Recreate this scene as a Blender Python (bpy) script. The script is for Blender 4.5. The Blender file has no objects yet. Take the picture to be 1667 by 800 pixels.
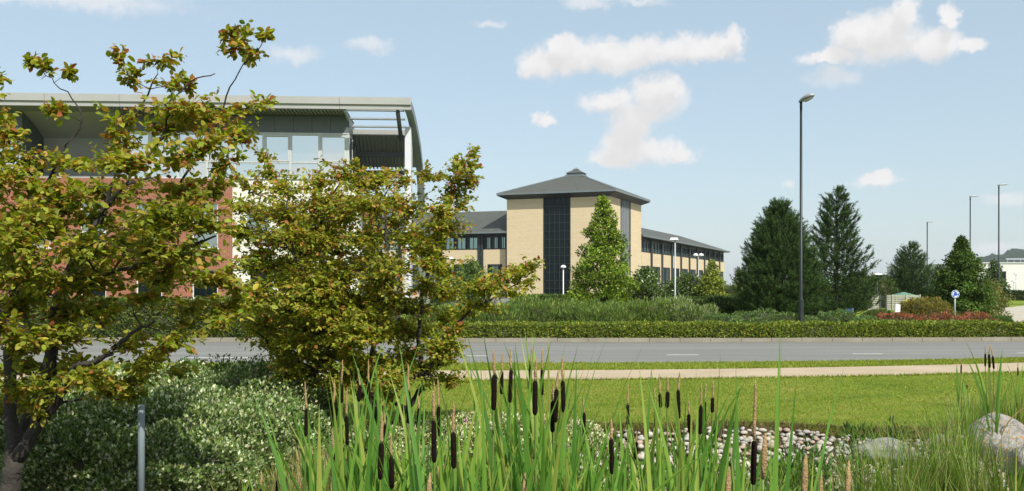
import bpy, math, random
import numpy as np
from mathutils import Vector, Matrix
random.seed(7)
rng = np.random.default_rng(7)
SC = bpy.context.scene
COL = SC.collection
R = math.radians

# ------------------------------------------------------------------ camera, sky, sun, exposure
EYE = 1.66; F = 1600.0; CX = 833.5; HY = 465.0       # eye height (m), focal length, optical axis, horizon row of a 1667 px frame
cam = bpy.data.cameras.new('camera'); camo = bpy.data.objects.new('camera', cam); COL.objects.link(camo)
camo.location = (0, 0, EYE); camo.rotation_euler = (R(90), 0, 0)
cam.sensor_width = 36.0; cam.lens = 36.0 * F / 1667.0
cam.shift_y = 65.0 / 1667.0
cam.clip_end = 20000; cam.clip_start = 0.05
SC.camera = camo

SUN_DIR = Vector((0.50, -0.86, 0)).normalized(); SUN_EL = R(47)
SUN_STRENGTH = 3.7; SKY_STRENGTH = 0.104; EXPOSURE = 0.72
SC.view_settings.view_transform = 'Standard'; SC.view_settings.look = 'None'
SC.view_settings.exposure = EXPOSURE; SC.view_settings.gamma = 1.0
SC.view_settings.use_curve_mapping = False
try:
    SC.cycles.max_bounces = 8; SC.cycles.diffuse_bounces = 3; SC.cycles.glossy_bounces = 3
    SC.cycles.transmission_bounces = 4; SC.cycles.transparent_max_bounces = 4
    SC.cycles.use_denoising = True
    SC.cycles.caustics_reflective = False; SC.cycles.caustics_refractive = False
except Exception:
    pass

def build_world():
    w = bpy.data.worlds.new('World'); SC.world = w; w.use_nodes = True
    nt = w.node_tree; N = nt.nodes; L = nt.links; N.clear()
    def nd(t, **k):
        n = N.new(t)
        for a, b in k.items(): setattr(n, a, b)
        return n
    def math_(op, a, b=None, c=None, clamp=False):
        n = nd('ShaderNodeMath', operation=op); n.use_clamp = clamp
        for i, v in enumerate((a, b, c)):
            if v is None: continue
            if isinstance(v, (int, float)): n.inputs[i].default_value = v
            else: L.new(v, n.inputs[i])
        return n.outputs[0]
    sky = nd('ShaderNodeTexSky'); sky.sky_type = 'NISHITA'; sky.sun_disc = False
    sky.sun_elevation = SUN_EL; sky.sun_rotation = math.atan2(SUN_DIR.x, SUN_DIR.y)
    sky.air_density = 1.0; sky.dust_density = 1.1; sky.ozone_density = 1.3
    tc = nd('ShaderNodeTexCoord')
    sep = nd('ShaderNodeSeparateXYZ'); L.new(tc.outputs['Generated'], sep.inputs[0])
    x, y, z = sep.outputs
    az = math_('ARCTAN2', x, y)
    hyp = math_('SQRT', math_('ADD', math_('MULTIPLY', x, x), math_('MULTIPLY', y, y)))
    el = math_('ARCTAN2', z, hyp)
    p = nd('ShaderNodeCombineXYZ'); L.new(az, p.inputs[0]); L.new(el, p.inputs[1])
    # billowy edge: displace the direction by noise
    def noise(scale, detail, rough, vec):
        n = nd('ShaderNodeTexNoise'); n.inputs['Scale'].default_value = scale
        n.inputs['Detail'].default_value = detail; n.inputs['Roughness'].default_value = rough
        L.new(vec, n.inputs['Vector']); return n
    def vm(op, a, b, c=None):
        n = nd('ShaderNodeVectorMath', operation=op)
        for i, v in enumerate((a, b, c)):
            if v is None: continue
            if isinstance(v, tuple): n.inputs[i].default_value = v
            else: L.new(v, n.inputs[i])
        return n
    n1 = noise(38, 5, 0.62, p.outputs[0])
    d1 = vm('SUBTRACT', n1.outputs['Color'], (0.5, 0.5, 0.5))
    q = vm('MULTIPLY_ADD', d1.outputs[0], (0.034, 0.026, 0), p.outputs[0]).outputs[0]
    n1b = noise(120, 4, 0.6, p.outputs[0]); d1b = vm('SUBTRACT', n1b.outputs['Color'], (0.5, 0.5, 0.5))
    q = vm('MULTIPLY_ADD', d1b.outputs[0], (0.010, 0.010, 0), q).outputs[0]
    def sphere(px, py, rx, ry):
        u = (px - CX) / F; v = (HY - py) / F
        a = math.atan(u); e = math.atan(v / math.sqrt(1 + u * u))
        return a, e, rx / F * 0.93, ry / F * 0.97
    def field(blobs, q=q):
        cur = None
        for b in blobs:
            a, e, rx, ry = sphere(*b)
            s = vm('MULTIPLY_ADD', q, (1 / rx, 1 / ry, 0), (-a / rx, -e / ry, 0))
            ln = vm('LENGTH', s.outputs[0], None).outputs['Value']
            if cur is None: cur = ln
            else:
                m = nd('ShaderNodeMath', operation='SMOOTH_MIN'); L.new(cur, m.inputs[0]); L.new(ln, m.inputs[1])
                m.inputs[2].default_value = 0.25; cur = m.outputs[0]
        return cur
    def step(v, lo, hi):
        m = nd('ShaderNodeMapRange', interpolation_type='SMOOTHSTEP')
        L.new(v, m.inputs['Value']); m.inputs['From Min'].default_value = lo; m.inputs['From Max'].default_value = hi
        return m.outputs[0]
    BIG = ([(880,105,42,24),(930,92,55,32),(985,92,60,30),(1045,88,62,27),(1110,82,62,25),(1165,76,46,25),(1195,66,20,26),(915,72,30,16),
                    (1068,158,52,36),(1088,146,30,28),(990,168,48,22),(1035,188,58,22),
                    (1050,248,76,24),(1022,232,48,24),(1105,252,30,18),(1005,256,46,14),(1030,212,42,24),
                    (885,195,22,12),
                    (1440,62,66,42),(1474,24,26,32),(1388,58,36,30),(1518,72,48,26),(1545,30,16,20),(1352,92,48,14),(1580,70,26,12),
                    (1424,292,32,13),(1438,284,16,12)])
    bright = field(BIG)
    above = field(BIG, vm('ADD', q, (0.004, 0.016, 0)).outputs[0])           # is there cloud overhead: belly shading
    faint = field([(1283,301,15,8),(1640,326,36,10),(1622,402,44,11),(960,4,54,13),(1045,4,44,8),(480,90,46,16),(604,74,40,14),
                   (120,-2,190,20),(1360,122,48,16),(800,40,26,10),(1420,300,50,6)])
    nw = noise(26, 6, 0.7, p.outputs[0])
    wob = math_('MULTIPLY', math_('SUBTRACT', nw.outputs['Fac'], 0.5), 0.9)
    ca = step(math_('ADD', bright, wob), 1.24, 0.52)
    cb = math_('MULTIPLY', step(math_('ADD', faint, math_('MULTIPLY', wob, 1.6)), 1.3, 0.2), 0.62)
    # the same broken cumulus all round the sky, beyond the named ones
    g = vm('MULTIPLY', tc.outputs['Generated'], (3.2, 3.2, 8.0)).outputs[0]
    n2 = noise(1.0, 6, 0.6, g)
    cc = step(n2.outputs['Fac'], 0.48, 0.58)
    front = math_('MULTIPLY', step(math_('ABSOLUTE', az), 0.62, 0.52), step(el, 0.36, 0.30))
    cc = math_('MULTIPLY', cc, math_('SUBTRACT', 1.0, front))
    cc = math_('MULTIPLY', math_('MULTIPLY', cc, step(el, 0.0, 0.08)), step(el, 1.0, 0.6))
    fac = math_('MAXIMUM', math_('MAXIMUM', ca, cb), math_('MULTIPLY', cc, 0.9))
    # cloud brightness: soft modelling by noise, greyer bellies
    n3 = noise(60, 4, 0.55, p.outputs[0])
    lum = nd('ShaderNodeMapRange'); L.new(n3.outputs['Fac'], lum.inputs['Value'])
    lum.inputs['From Min'].default_value = 0.3; lum.inputs['From Max'].default_value = 0.7
    k = 0.88 / (2 ** EXPOSURE) / SKY_STRENGTH
    lum.inputs['To Min'].default_value = k * 0.97; lum.inputs['To Max'].default_value = k * 1.04
    belly = math_('MULTIPLY', step(above, 1.15, 0.35), 0.13)
    lm = math_('MULTIPLY', lum.outputs[0], math_('SUBTRACT', 1.03, belly))
    cc_ = nd('ShaderNodeCombineXYZ')
    L.new(lm, cc_.inputs[0]); L.new(math_('MULTIPLY', lm, 0.985), cc_.inputs[1]); L.new(math_('MULTIPLY', lm, 0.985), cc_.inputs[2])
    mix = nd('ShaderNodeMix', data_type='RGBA'); L.new(fac, mix.inputs['Factor'])
    veil = nd('ShaderNodeMix', data_type='RGBA'); veil.inputs['Factor'].default_value = 0.6      # thin even summer haze over the whole sky
    L.new(sky.outputs[0], veil.inputs['A']); veil.inputs['B'].default_value = (3.2, 3.95, 4.3, 1)
    L.new(veil.outputs['Result'], mix.inputs['A']); L.new(cc_.outputs[0], mix.inputs['B'])
    bg = nd('ShaderNodeBackground'); bg.inputs['Strength'].default_value = SKY_STRENGTH
    L.new(mix.outputs['Result'], bg.inputs['Color'])
    out = nd('ShaderNodeOutputWorld'); L.new(bg.outputs[0], out.inputs[0])
build_world()

sun = bpy.data.lights.new('sun', 'SUN'); sun.energy = SUN_STRENGTH; sun.angle = R(0.5); sun.color = (1.0, 0.95, 0.86)
suno = bpy.data.objects.new('sun', sun); COL.objects.link(suno)
_s = Vector((SUN_DIR.x * math.cos(SUN_EL), SUN_DIR.y * math.cos(SUN_EL), math.sin(SUN_EL)))
suno.rotation_euler = _s.to_track_quat('Z', 'Y').to_euler(); suno.location = (0, 0, 40)

# ------------------------------------------------------------------ materials
MATS = {}
def mat(name, col, rough=0.6, metal=0.0, var=0.12, scale=6.0, bump=0.0, bscale=None, spec=0.5, detail=5, col2=None, lo=0.3, hi=0.7):
    if name in MATS: return MATS[name]
    m = bpy.data.materials.new(name); m.use_nodes = True; MATS[name] = m
    nt = m.node_tree; N = nt.nodes; L = nt.links
    b = N['Principled BSDF']
    b.inputs['Roughness'].default_value = rough; b.inputs['Metallic'].default_value = metal
    b.inputs['Specular IOR Level'].default_value = spec
    tc = N.new('ShaderNodeTexCoord')
    n = N.new('ShaderNodeTexNoise'); n.inputs['Scale'].default_value = scale; n.inputs['Detail'].default_value = detail
    n.inputs['Roughness'].default_value = 0.62
    L.new(tc.outputs['Object'], n.inputs['Vector'])
    r = N.new('ShaderNodeValToRGB'); L.new(n.outputs['Fac'], r.inputs[0])
    r.color_ramp.elements[0].position = lo; r.color_ramp.elements[1].position = hi
    c2 = col2 if col2 else tuple(min(1, c * (1 + var)) for c in col)
    c1 = col if col2 else tuple(c * (1 - var) for c in col)
    r.color_ramp.elements[0].color = (*c1, 1); r.color_ramp.elements[1].color = (*c2, 1)
    L.new(r.outputs[0], b.inputs['Base Color'])
    if bump:
        n2 = N.new('ShaderNodeTexNoise'); n2.inputs['Scale'].default_value = bscale or scale * 4; n2.inputs['Detail'].default_value = 4
        L.new(tc.outputs['Object'], n2.inputs['Vector'])
        bp = N.new('ShaderNodeBump'); bp.inputs['Strength'].default_value = bump; bp.inputs['Distance'].default_value = 0.02
        L.new(n2.outputs['Fac'], bp.inputs['Height']); L.new(bp.outputs[0], b.inputs['Normal'])
    return m

def leaf_mat(name, trans=0.35, rough=0.6, obj_random=None, spec=0.22):
    if name in MATS: return MATS[name]
    m = bpy.data.materials.new(name); m.use_nodes = True; MATS[name] = m
    nt = m.node_tree; N = nt.nodes; L = nt.links
    b = N['Principled BSDF']; b.inputs['Roughness'].default_value = rough; b.inputs['Specular IOR Level'].default_value = spec
    if obj_random:
        oi = N.new('ShaderNodeObjectInfo'); rp = N.new('ShaderNodeValToRGB'); L.new(oi.outputs['Random'], rp.inputs[0])
        els = rp.color_ramp.elements
        while len(els) < len(obj_random): els.new(0.5)
        for i, c in enumerate(obj_random):
            els[i].position = i / (len(obj_random) - 1); els[i].color = (*c, 1)
        src = rp.outputs[0]
    else:
        at = N.new('ShaderNodeAttribute'); at.attribute_name = 'Col'; src = at.outputs['Color']
    L.new(src, b.inputs['Base Color'])
    t = N.new('ShaderNodeBsdfTranslucent')
    hs = N.new('ShaderNodeHueSaturation'); hs.inputs['Value'].default_value = 1.35; hs.inputs['Saturation'].default_value = 1.1
    L.new(src, hs.inputs['Color']); L.new(hs.outputs[0], t.inputs['Color'])
    mx = N.new('ShaderNodeMixShader'); mx.inputs[0].default_value = trans
    L.new(b.outputs[0], mx.inputs[1]); L.new(t.outputs[0], mx.inputs[2])
    L.new(mx.outputs[0], N['Material Output'].inputs[0])
    return m

def brick_mat(name, c1, c2, mortar, rough=0.85, sx=0.225, sz=0.075):
    m = bpy.data.materials.new(name); m.use_nodes = True; MATS[name] = m
    nt = m.node_tree; N = nt.nodes; L = nt.links; b = N['Principled BSDF']; b.inputs['Roughness'].default_value = rough
    tc = N.new('ShaderNodeTexCoord'); sp = N.new('ShaderNodeSeparateXYZ'); L.new(tc.outputs['Object'], sp.inputs[0])
    ad = N.new('ShaderNodeMath'); ad.operation = 'SUBTRACT'; L.new(sp.outputs[0], ad.inputs[0]); L.new(sp.outputs[1], ad.inputs[1])
    cb = N.new('ShaderNodeCombineXYZ'); L.new(ad.outputs[0], cb.inputs[0]); L.new(sp.outputs[2], cb.inputs[1])
    br = N.new('ShaderNodeTexBrick'); L.new(cb.outputs[0], br.inputs['Vector'])
    br.inputs['Scale'].default_value = 1.0; br.inputs['Brick Width'].default_value = sx; br.inputs['Row Height'].default_value = sz
    br.inputs['Mortar Size'].default_value = 0.008; br.inputs['Color1'].default_value = (*c1, 1); br.inputs['Color2'].default_value = (*c2, 1)
    br.inputs['Mortar'].default_value = (*mortar, 1)
    n = N.new('ShaderNodeTexNoise'); n.inputs['Scale'].default_value = 0.9; n.inputs['Detail'].default_value = 6; L.new(tc.outputs['Object'], n.inputs['Vector'])
    mp = N.new('ShaderNodeMapRange'); L.new(n.outputs['Fac'], mp.inputs[0]); mp.inputs[1].default_value = .3; mp.inputs[2].default_value = .7
    mp.inputs[3].default_value = 0.92; mp.inputs[4].default_value = 1.06
    st = N.new('ShaderNodeMapping'); st.inputs['Scale'].default_value = (.25, .25, 5.0); L.new(tc.outputs['Object'], st.inputs[0])
    n.inputs['Scale'].default_value = 1.0; L.new(st.outputs[0], n.inputs['Vector']); n.inputs['Roughness'].default_value = .7
    mu = N.new('ShaderNodeVectorMath'); mu.operation = 'SCALE'; L.new(br.outputs['Color'], mu.inputs[0]); L.new(mp.outputs[0], mu.inputs['Scale'])
    L.new(mu.outputs[0], b.inputs['Base Color'])
    return m

def glass_mat(name, tint, metal, rough=0.03, spec=0.5):
    m = bpy.data.materials.new(name); m.use_nodes = True; MATS[name] = m
    nt = m.node_tree; N = nt.nodes; L = nt.links; b = N['Principled BSDF']
    b.inputs['Base Color'].default_value = (*tint, 1); b.inputs['Metallic'].default_value = metal
    b.inputs['Roughness'].default_value = rough; b.inputs['Specular IOR Level'].default_value = spec
    tc = N.new('ShaderNodeTexCoord'); n = N.new('ShaderNodeTexNoise'); n.inputs['Scale'].default_value = 0.6; n.inputs['Detail'].default_value = 1
    L.new(tc.outputs['Object'], n.inputs['Vector'])
    bp = N.new('ShaderNodeBump'); bp.inputs['Strength'].default_value = 0.12; bp.inputs['Distance'].default_value = 0.03
    L.new(n.outputs['Fac'], bp.inputs['Height']); L.new(bp.outputs[0], b.inputs['Normal'])
    return m

def ground_mat(name, cols, scale, bump, fine, stretch=(1, 1, 1), spread=0.28):
    """layered noise ground: big patches and fine grain"""
    m = bpy.data.materials.new(name); m.use_nodes = True; MATS[name] = m
    nt = m.node_tree; N = nt.nodes; L = nt.links; b = N['Principled BSDF']; b.inputs['Roughness'].default_value = 0.9
    b.inputs['Specular IOR Level'].default_value = 0.2
    tc = N.new('ShaderNodeTexCoord')
    n1 = N.new('ShaderNodeTexNoise'); n1.inputs['Scale'].default_value = scale; n1.inputs['Detail'].default_value = 6; n1.inputs['Roughness'].default_value = 0.65
    n2 = N.new('ShaderNodeTexNoise'); n2.inputs['Scale'].default_value = fine; n2.inputs['Detail'].default_value = 4; n2.inputs['Roughness'].default_value = 0.7
    ms = N.new('ShaderNodeMapping'); ms.inputs['Scale'].default_value = stretch; L.new(tc.outputs['Object'], ms.inputs[0])
    L.new(ms.outputs[0], n1.inputs['Vector']); L.new(tc.outputs['Object'], n2.inputs['Vector'])
    ad = N.new('ShaderNodeMath'); ad.operation = 'ADD'; L.new(n1.outputs['Fac'], ad.inputs[0]); L.new(n2.outputs['Fac'], ad.inputs[1])
    hf = N.new('ShaderNodeMath'); hf.operation = 'MULTIPLY'; hf.inputs[1].default_value = 0.5; L.new(ad.outputs[0], hf.inputs[0])
    r = N.new('ShaderNodeValToRGB'); L.new(hf.outputs[0], r.inputs[0])
    els = r.color_ramp.elements
    while len(els) < len(cols): els.new(0.5)
    for i, c in enumerate(cols):
        els[i].position = 0.5 - spread / 2 + spread * i / (len(cols) - 1); els[i].color = (*c, 1)
    L.new(r.outputs[0], b.inputs['Base Color'])
    bp = N.new('ShaderNodeBump'); bp.inputs['Strength'].default_value = bump; bp.inputs['Distance'].default_value = 0.03
    L.new(n2.outputs['Fac'], bp.inputs['Height']); L.new(bp.outputs[0], b.inputs['Normal'])
    return m

# ------------------------------------------------------------------ helpers
def D_of(y, z=0.0): return F * (EYE - z) / (y - HY)
def P(x, y, D): return np.array([(x - CX) / F * D, D, EYE + (HY - y) / F * D])
def PX(x, D): return (x - CX) / F * D
def PZ(y, D): return EYE + (HY - y) / F * D

def link(o, parent=None):
    COL.objects.link(o)
    if parent is not None: o.parent = parent
    return o
def tag(o, label=None, cat=None, group=None, kind=None):
    if label: o['label'] = label
    if cat: o['category'] = cat
    if group: o['group'] = group
    if kind: o['kind'] = kind
    return o
def thing(name, label, cat, loc=(0, 0, 0), group=None):
    o = bpy.data.objects.new(name, None); o.location = loc; o.empty_display_size = 0.2
    link(o); return tag(o, label, cat, group)
def raw_mesh(name, verts, faces, m=None, smooth=False):
    me = bpy.data.meshes.new(name); me.from_pydata([tuple(v) for v in verts], [], faces); me.validate()
    if m: me.materials.append(m)
    if smooth: me.polygons.foreach_set('use_smooth', [True] * len(me.polygons))
    me.update(); return me
def origin_of(parent):
    v = Vector((0, 0, 0))
    while parent is not None: v += parent.location; parent = parent.parent
    return np.array(v)
def obj(name, verts, faces, m, parent=None, smooth=False):
    """verts in world coordinates"""
    v = np.asarray(verts, float)
    if parent is not None: v = v - origin_of(parent)
    return link(bpy.data.objects.new(name, raw_mesh(name, v, faces, m, smooth)), parent)

class MB:
    """collects boxes, tubes, prisms in a local frame"""
    def __init__(s, frame=None): s.v = []; s.f = []; s.frame = frame or (lambda a, b, c: (a, b, c))
    def add(s, vs, fs):
        n = len(s.v); s.v += [tuple(s.frame(*p)) for p in vs]; s.f += [tuple(i + n for i in f) for f in fs]; return s
    def box(s, a0, a1, b0, b1, c0, c1):
        vs = [(a, b, c) for c in (c0, c1) for b in (b0, b1) for a in (a0, a1)]
        return s.add(vs, [(0, 2, 3, 1), (4, 5, 7, 6), (0, 1, 5, 4), (2, 6, 7, 3), (0, 4, 6, 2), (1, 3, 7, 5)])
    def tube(s, pts, rad, n=8, cap=True):
        v, f = tube(pts, rad, n, cap); return s.add(v, f)
    def build(s, name, m, parent=None, smooth=False): return obj(name, s.v, s.f, m, parent, smooth)

def tube(pts, rad, n=8, cap=True):
    pts = [np.array(p, float) for p in pts]
    if np.isscalar(rad): rad = [rad] * len(pts)
    vs = []; fs = []
    ref = np.array([0.31, 0.2, 0.93]); 
    for i, p in enumerate(pts):
        t = pts[min(i + 1, len(pts) - 1)] - pts[max(i - 1, 0)]; t = t / (np.linalg.norm(t) + 1e-9)
        rr = ref if abs(t @ ref) < 0.95 else np.array([1.0, 0, 0])
        a = np.cross(t, rr); a /= np.linalg.norm(a); b = np.cross(t, a)
        for k in range(n):
            th = 2 * math.pi * k / n; vs.append(p + rad[i] * (math.cos(th) * a + math.sin(th) * b))
    for i in range(len(pts) - 1):
        for k in range(n):
            fs.append((i * n + k, i * n + (k + 1) % n, (i + 1) * n + (k + 1) % n, (i + 1) * n + k))
    if cap:
        fs.append(tuple(range(n - 1, -1, -1))); fs.append(tuple((len(pts) - 1) * n + k for k in range(n)))
    return vs, fs
def lathe(prof, n=12, c=(0, 0, 0)):
    vs = []; fs = []
    for r, z in prof:
        for k in range(n):
            th = 2 * math.pi * k / n; vs.append((c[0] + r * math.cos(th), c[1] + r * math.sin(th), c[2] + z))
    for i in range(len(prof) - 1):
        for k in range(n):
            fs.append((i * n + k, i * n + (k + 1) % n, (i + 1) * n + (k + 1) % n, (i + 1) * n + k))
    fs.append(tuple(range(n - 1, -1, -1))); fs.append(tuple((len(prof) - 1) * n + k for k in range(n)))
    return vs, fs

def unit(a): return a / (np.linalg.norm(a, axis=-1, keepdims=True) + 1e-9)
OVAL = (np.array([(0,0,0),(.34,.2,.05),(.5,.5,.07),(.33,.82,.02),(0,1,-.1),(-.33,.82,.02),(-.5,.5,.07),(-.34,.2,.05),(0,.5,-.03)]),
        [(0,1,2,8),(2,3,4,8),(0,8,6,7),(8,4,5,6)])
KITE = (np.array([(0,0,0),(.5,.45,.08),(0,1,-.06),(-.5,.45,.08)]), [(0,1,2),(0,2,3)])
NEED = (np.array([(-.5,0,0),(.5,0,0),(0,1,0)]), [(0,1,2)])
def leaf_mesh(name, pos, axis, nrm, L, W, cols, m, tmpl=KITE):
    tv, tf = tmpl; n = len(pos); k = len(tv)
    axis = unit(axis); side = unit(np.cross(axis, nrm)); nrm = np.cross(side, axis)
    L = np.broadcast_to(L, (n,)); W = np.broadcast_to(W, (n,))
    co = (pos[:, None, :] + side[:, None, :] * (tv[None, :, 0, None] * W[:, None, None]) + axis[:, None, :] * (tv[None, :, 1, None] * L[:, None, None])
          + nrm[:, None, :] * (tv[None, :, 2, None] * L[:, None, None])).reshape(-1, 3)
    me = bpy.data.meshes.new(name)
    me.vertices.add(n * k); me.vertices.foreach_set('co', co.astype(np.float32).ravel())
    lens = np.array([len(f) for f in tf]); flat = np.concatenate([np.array(f) for f in tf])
    idx = (np.arange(n)[:, None] * k + flat[None, :]).ravel()
    me.loops.add(len(idx)); me.loops.foreach_set('vertex_index', idx.astype(np.int32))
    tot = np.tile(lens, n); start = np.concatenate([[0], np.cumsum(tot)[:-1]])
    me.polygons.add(len(tot)); me.polygons.foreach_set('loop_start', start.astype(np.int32))
    me.update(calc_edges=True)
    at = me.color_attributes.new('Col', 'FLOAT_COLOR', 'POINT')
    c4 = np.ones((n, 4), np.float32); c4[:, :3] = cols
    at.data.foreach_set('color', np.repeat(c4, k, axis=0).ravel())
    me.materials.append(m); return me
def leaf_obj(name, pos, axis, nrm, L, W, cols, m, parent=None, tmpl=KITE, kind=None):
    if parent is not None: pos = pos - origin_of(parent)
    o = link(bpy.data.objects.new(name, leaf_mesh(name, pos, axis, nrm, L, W, cols, m, tmpl)), parent)
    if kind: o['kind'] = kind
    return o
def rvec(n): return unit(rng.normal(size=(n, 3)))
def palette(n, cols, w=None, jit=0.18):
    cols = np.array(cols); i = rng.choice(len(cols), n, p=w)
    return np.clip(1.3 * cols[i] * (1 + jit * rng.normal(size=(n, 1))) * (1 + 0.06 * rng.normal(size=(n, 3))), 0.004, 1)

# value noise used for uneven outlines
_g = rng.random((64, 64, 64))
def vnoise(p):
    p = np.asarray(p, float); i = np.floor(p).astype(int); f = p - i; f = f * f * (3 - 2 * f); i = i % 64; j = (i + 1) % 64
    r = 0
    for dx in (0, 1):
        for dy in (0, 1):
            for dz in (0, 1):
                a = (j if dx else i)[..., 0]; b = (j if dy else i)[..., 1]; c = (j if dz else i)[..., 2]
                w = (f[..., 0] if dx else 1 - f[..., 0]) * (f[..., 1] if dy else 1 - f[..., 1]) * (f[..., 2] if dz else 1 - f[..., 2])
                r = r + w * _g[a, b, c]
    return r

# ------------------------------------------------------------------ the ground, road, path, lawn
def near_path(X): return 17.15 + (0.04 * X + 0.0125 * X * X if X > 0 else 0.02 * X)
def far_path(X): return near_path(X) + 2.0
def near_road(X): return 21.0 + (0.0115 * X * X if X > 0 else 0.0)
def far_road(X): return 28.9 + 0.002 * X * X
def bank_edge(X): return 11.75 + 0.22 * math.sin(X * 0.9) + 0.12 * math.sin(X * 2.3 + 1) + (0.10 * (X - 5) if X > 5 else 0)
def hollow(X, Y):
    """depth of the swale below lawn level"""
    X = np.asarray(X, float); Y = np.asarray(Y, float)
    ex = np.clip((X + 2.0) / 1.2, 0, 1); ex = ex * ex * (3 - 2 * ex)
    d = np.clip((11.9 + np.where(X > 5, 0.1 * (X - 5), 0) - Y) / 0.4, 0, 1) * 0.09 + np.clip((11.6 - Y) / 5.0, 0, 1) * 0.46
    up = np.clip((Y - 1.2) / 1.6, 0, 1)
    return -d * ex * up
ys = np.concatenate([np.linspace(-30, 0, 6), np.linspace(0.5, 14, 55), np.linspace(16, 60, 12), np.array([90, 140, 250, 500, 1000, 2500, 6000])])
xs = np.concatenate([np.array([-5000, -1500, -500, -150, -60]), np.linspace(-25, 25, 101), np.array([60, 150, 500, 1500, 5000])])
GX, GY = np.meshgrid(xs, ys)
GZ = hollow(GX, GY) - 0.03
near = (np.abs(GX) < 26) & (GY < 13)
GZ = GZ + np.where(near, 0.05 * (vnoise(np.stack([GX * 1.3 + 9, GY * 1.3 + 9, GX * 0 + 3], -1)) - 0.8), 0)
gv = np.stack([GX, GY, GZ], -1).reshape(-1, 3); nx = len(xs)
gf = [(j * nx + i, j * nx + i + 1, (j + 1) * nx + i + 1, (j + 1) * nx + i) for j in range(len(ys) - 1) for i in range(nx - 1)]
soil = ground_mat('planting soil', [(.022, .015, .009), (.06, .042, .022), (.10, .085, .035)], 1.1, 0.8, 60)
tag(obj('ground', gv, gf, soil, smooth=True), kind='structure')

def strip(name, fa, fb, x0, x1, n, z, m, thick=0.0, kind='structure', zf=None):
    X = np.linspace(x0, x1, n); vs = []; fs = []
    for x in X:
        vs += [(x, fa(x), z), (x, fb(x), z)]
    for i in range(n - 1): fs.append((2 * i, 2 * i + 2, 2 * i + 3, 2 * i + 1))
    if thick:
        k = len(vs)
        for x in X: vs += [(x, fa(x), z - thick), (x, fb(x), z - thick)]
        for i in range(n - 1):
            fs.append((2 * i, k + 2 * i, k + 2 * i + 2, 2 * i + 2)); fs.append((2 * i + 1, 2 * i + 3, k + 2 * i + 3, k + 2 * i + 1))
    return tag(obj(name, vs, fs, m), kind=kind)
lawn_m = ground_mat('mown grass', [(.08, .135, .009), (.135, .20, .012), (.18, .23, .022), (.25, .255, .05)], 0.9, 0.9, 70, (.6, 1, 1), .22)
asphalt = ground_mat('weathered asphalt', [(.145, .148, .138), (.18, .183, .17), (.22, .22, .205)], 1.3, 0.25, 140, (.06, 1, 1), .2)
gravel_m = ground_mat('tan path surface', [(.33, .265, .175), (.40, .325, .225), (.46, .38, .275)], 0.7, 0.35, 90)
kerb_m = ground_mat('concrete kerb', [(.17, .16, .125), (.225, .21, .165), (.29, .27, .22)], 1.2, 0.3, 70)
white_line = ground_mat('worn white paint', [(.35, .35, .34), (.62, .62, .60), (.74, .74, .72)], 3, 0.1, 60)
lawn = strip('lawn', bank_edge, near_path, -30, 40, 160, 0.0, lawn_m, 0.12)
strip('verge', lambda x: far_path(x) - 0.02, lambda x: near_road(x) - 0.10, -30, 40, 60, 0.004, lawn_m, 0.03)
strip('footpath', near_path, far_path, -30, 40, 60, 0.006, gravel_m, 0.03)
strip('road', lambda x: near_road(x), lambda x: far_road(x), -60, 60, 80, -0.004, asphalt, 0.02)
# kerbs: real steps, cut into stones
def kerb_line(name, f, off, w, h, x0, x1):
    root = bpy.data.objects.new(name, None); link(root); tag(root, kind='structure')
    X = x0
    me = None
    while X < x1:
        a = np.array([X, f(X) + off]); b = np.array([X + 0.905, f(X + 0.905) + off])
        hh = h + random.uniform(-.006, .006)
        mb = MB(); t = (b - a) / np.linalg.norm(b - a)
        b2 = a + t * 0.893
        vs = [(a[0], a[1], -.03), (b2[0], b2[1], -.03), (b2[0], b2[1] + w, -.03), (a[0], a[1] + w, -.03)]
        vs += [(p[0], p[1] + (0.012 if i in (0, 1) else 0), hh) for i, p in enumerate(vs)]
        mb.add(vs, [(3, 2, 1, 0), (4, 5, 6, 7), (0, 1, 5, 4), (1, 2, 6, 5), (2, 3, 7, 6), (3, 0, 4, 7)])
        mb.build('kerb_stone', kerb_m, root)
        X += 0.905
kerb_line('kerb', far_road, 0.0, 0.14, 0.11, -24, 24)
kerb_line('low_kerb', near_road, -0.12, 0.12, 0.015, -18, 20)
strip('gutter', lambda x: far_road(x) - 0.30, lambda x: far_road(x) - 0.01, -30, 30, 60, 0.001, kerb_m)
marks = bpy.data.objects.new('road_marking', None); link(marks); tag(marks, kind='structure')
for (xa, xb, y) in ((300, 405, 582.5), (732, 795, 579.5), (1085, 1138, 578), (1388, 1437, 576.2), (1655, 1700, 575), (-160, -60, 584), (1925, 1960, 573.5)):
    D = D_of(y); a, b = PX(xa, D), PX(xb, D)
    obj('dash', [(a, D - .06, .0005), (b, D - .05, .0005), (b, D + .06, .0005), (a, D + .05, .0005)], [(0, 1, 2, 3)], white_line, marks)
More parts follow.
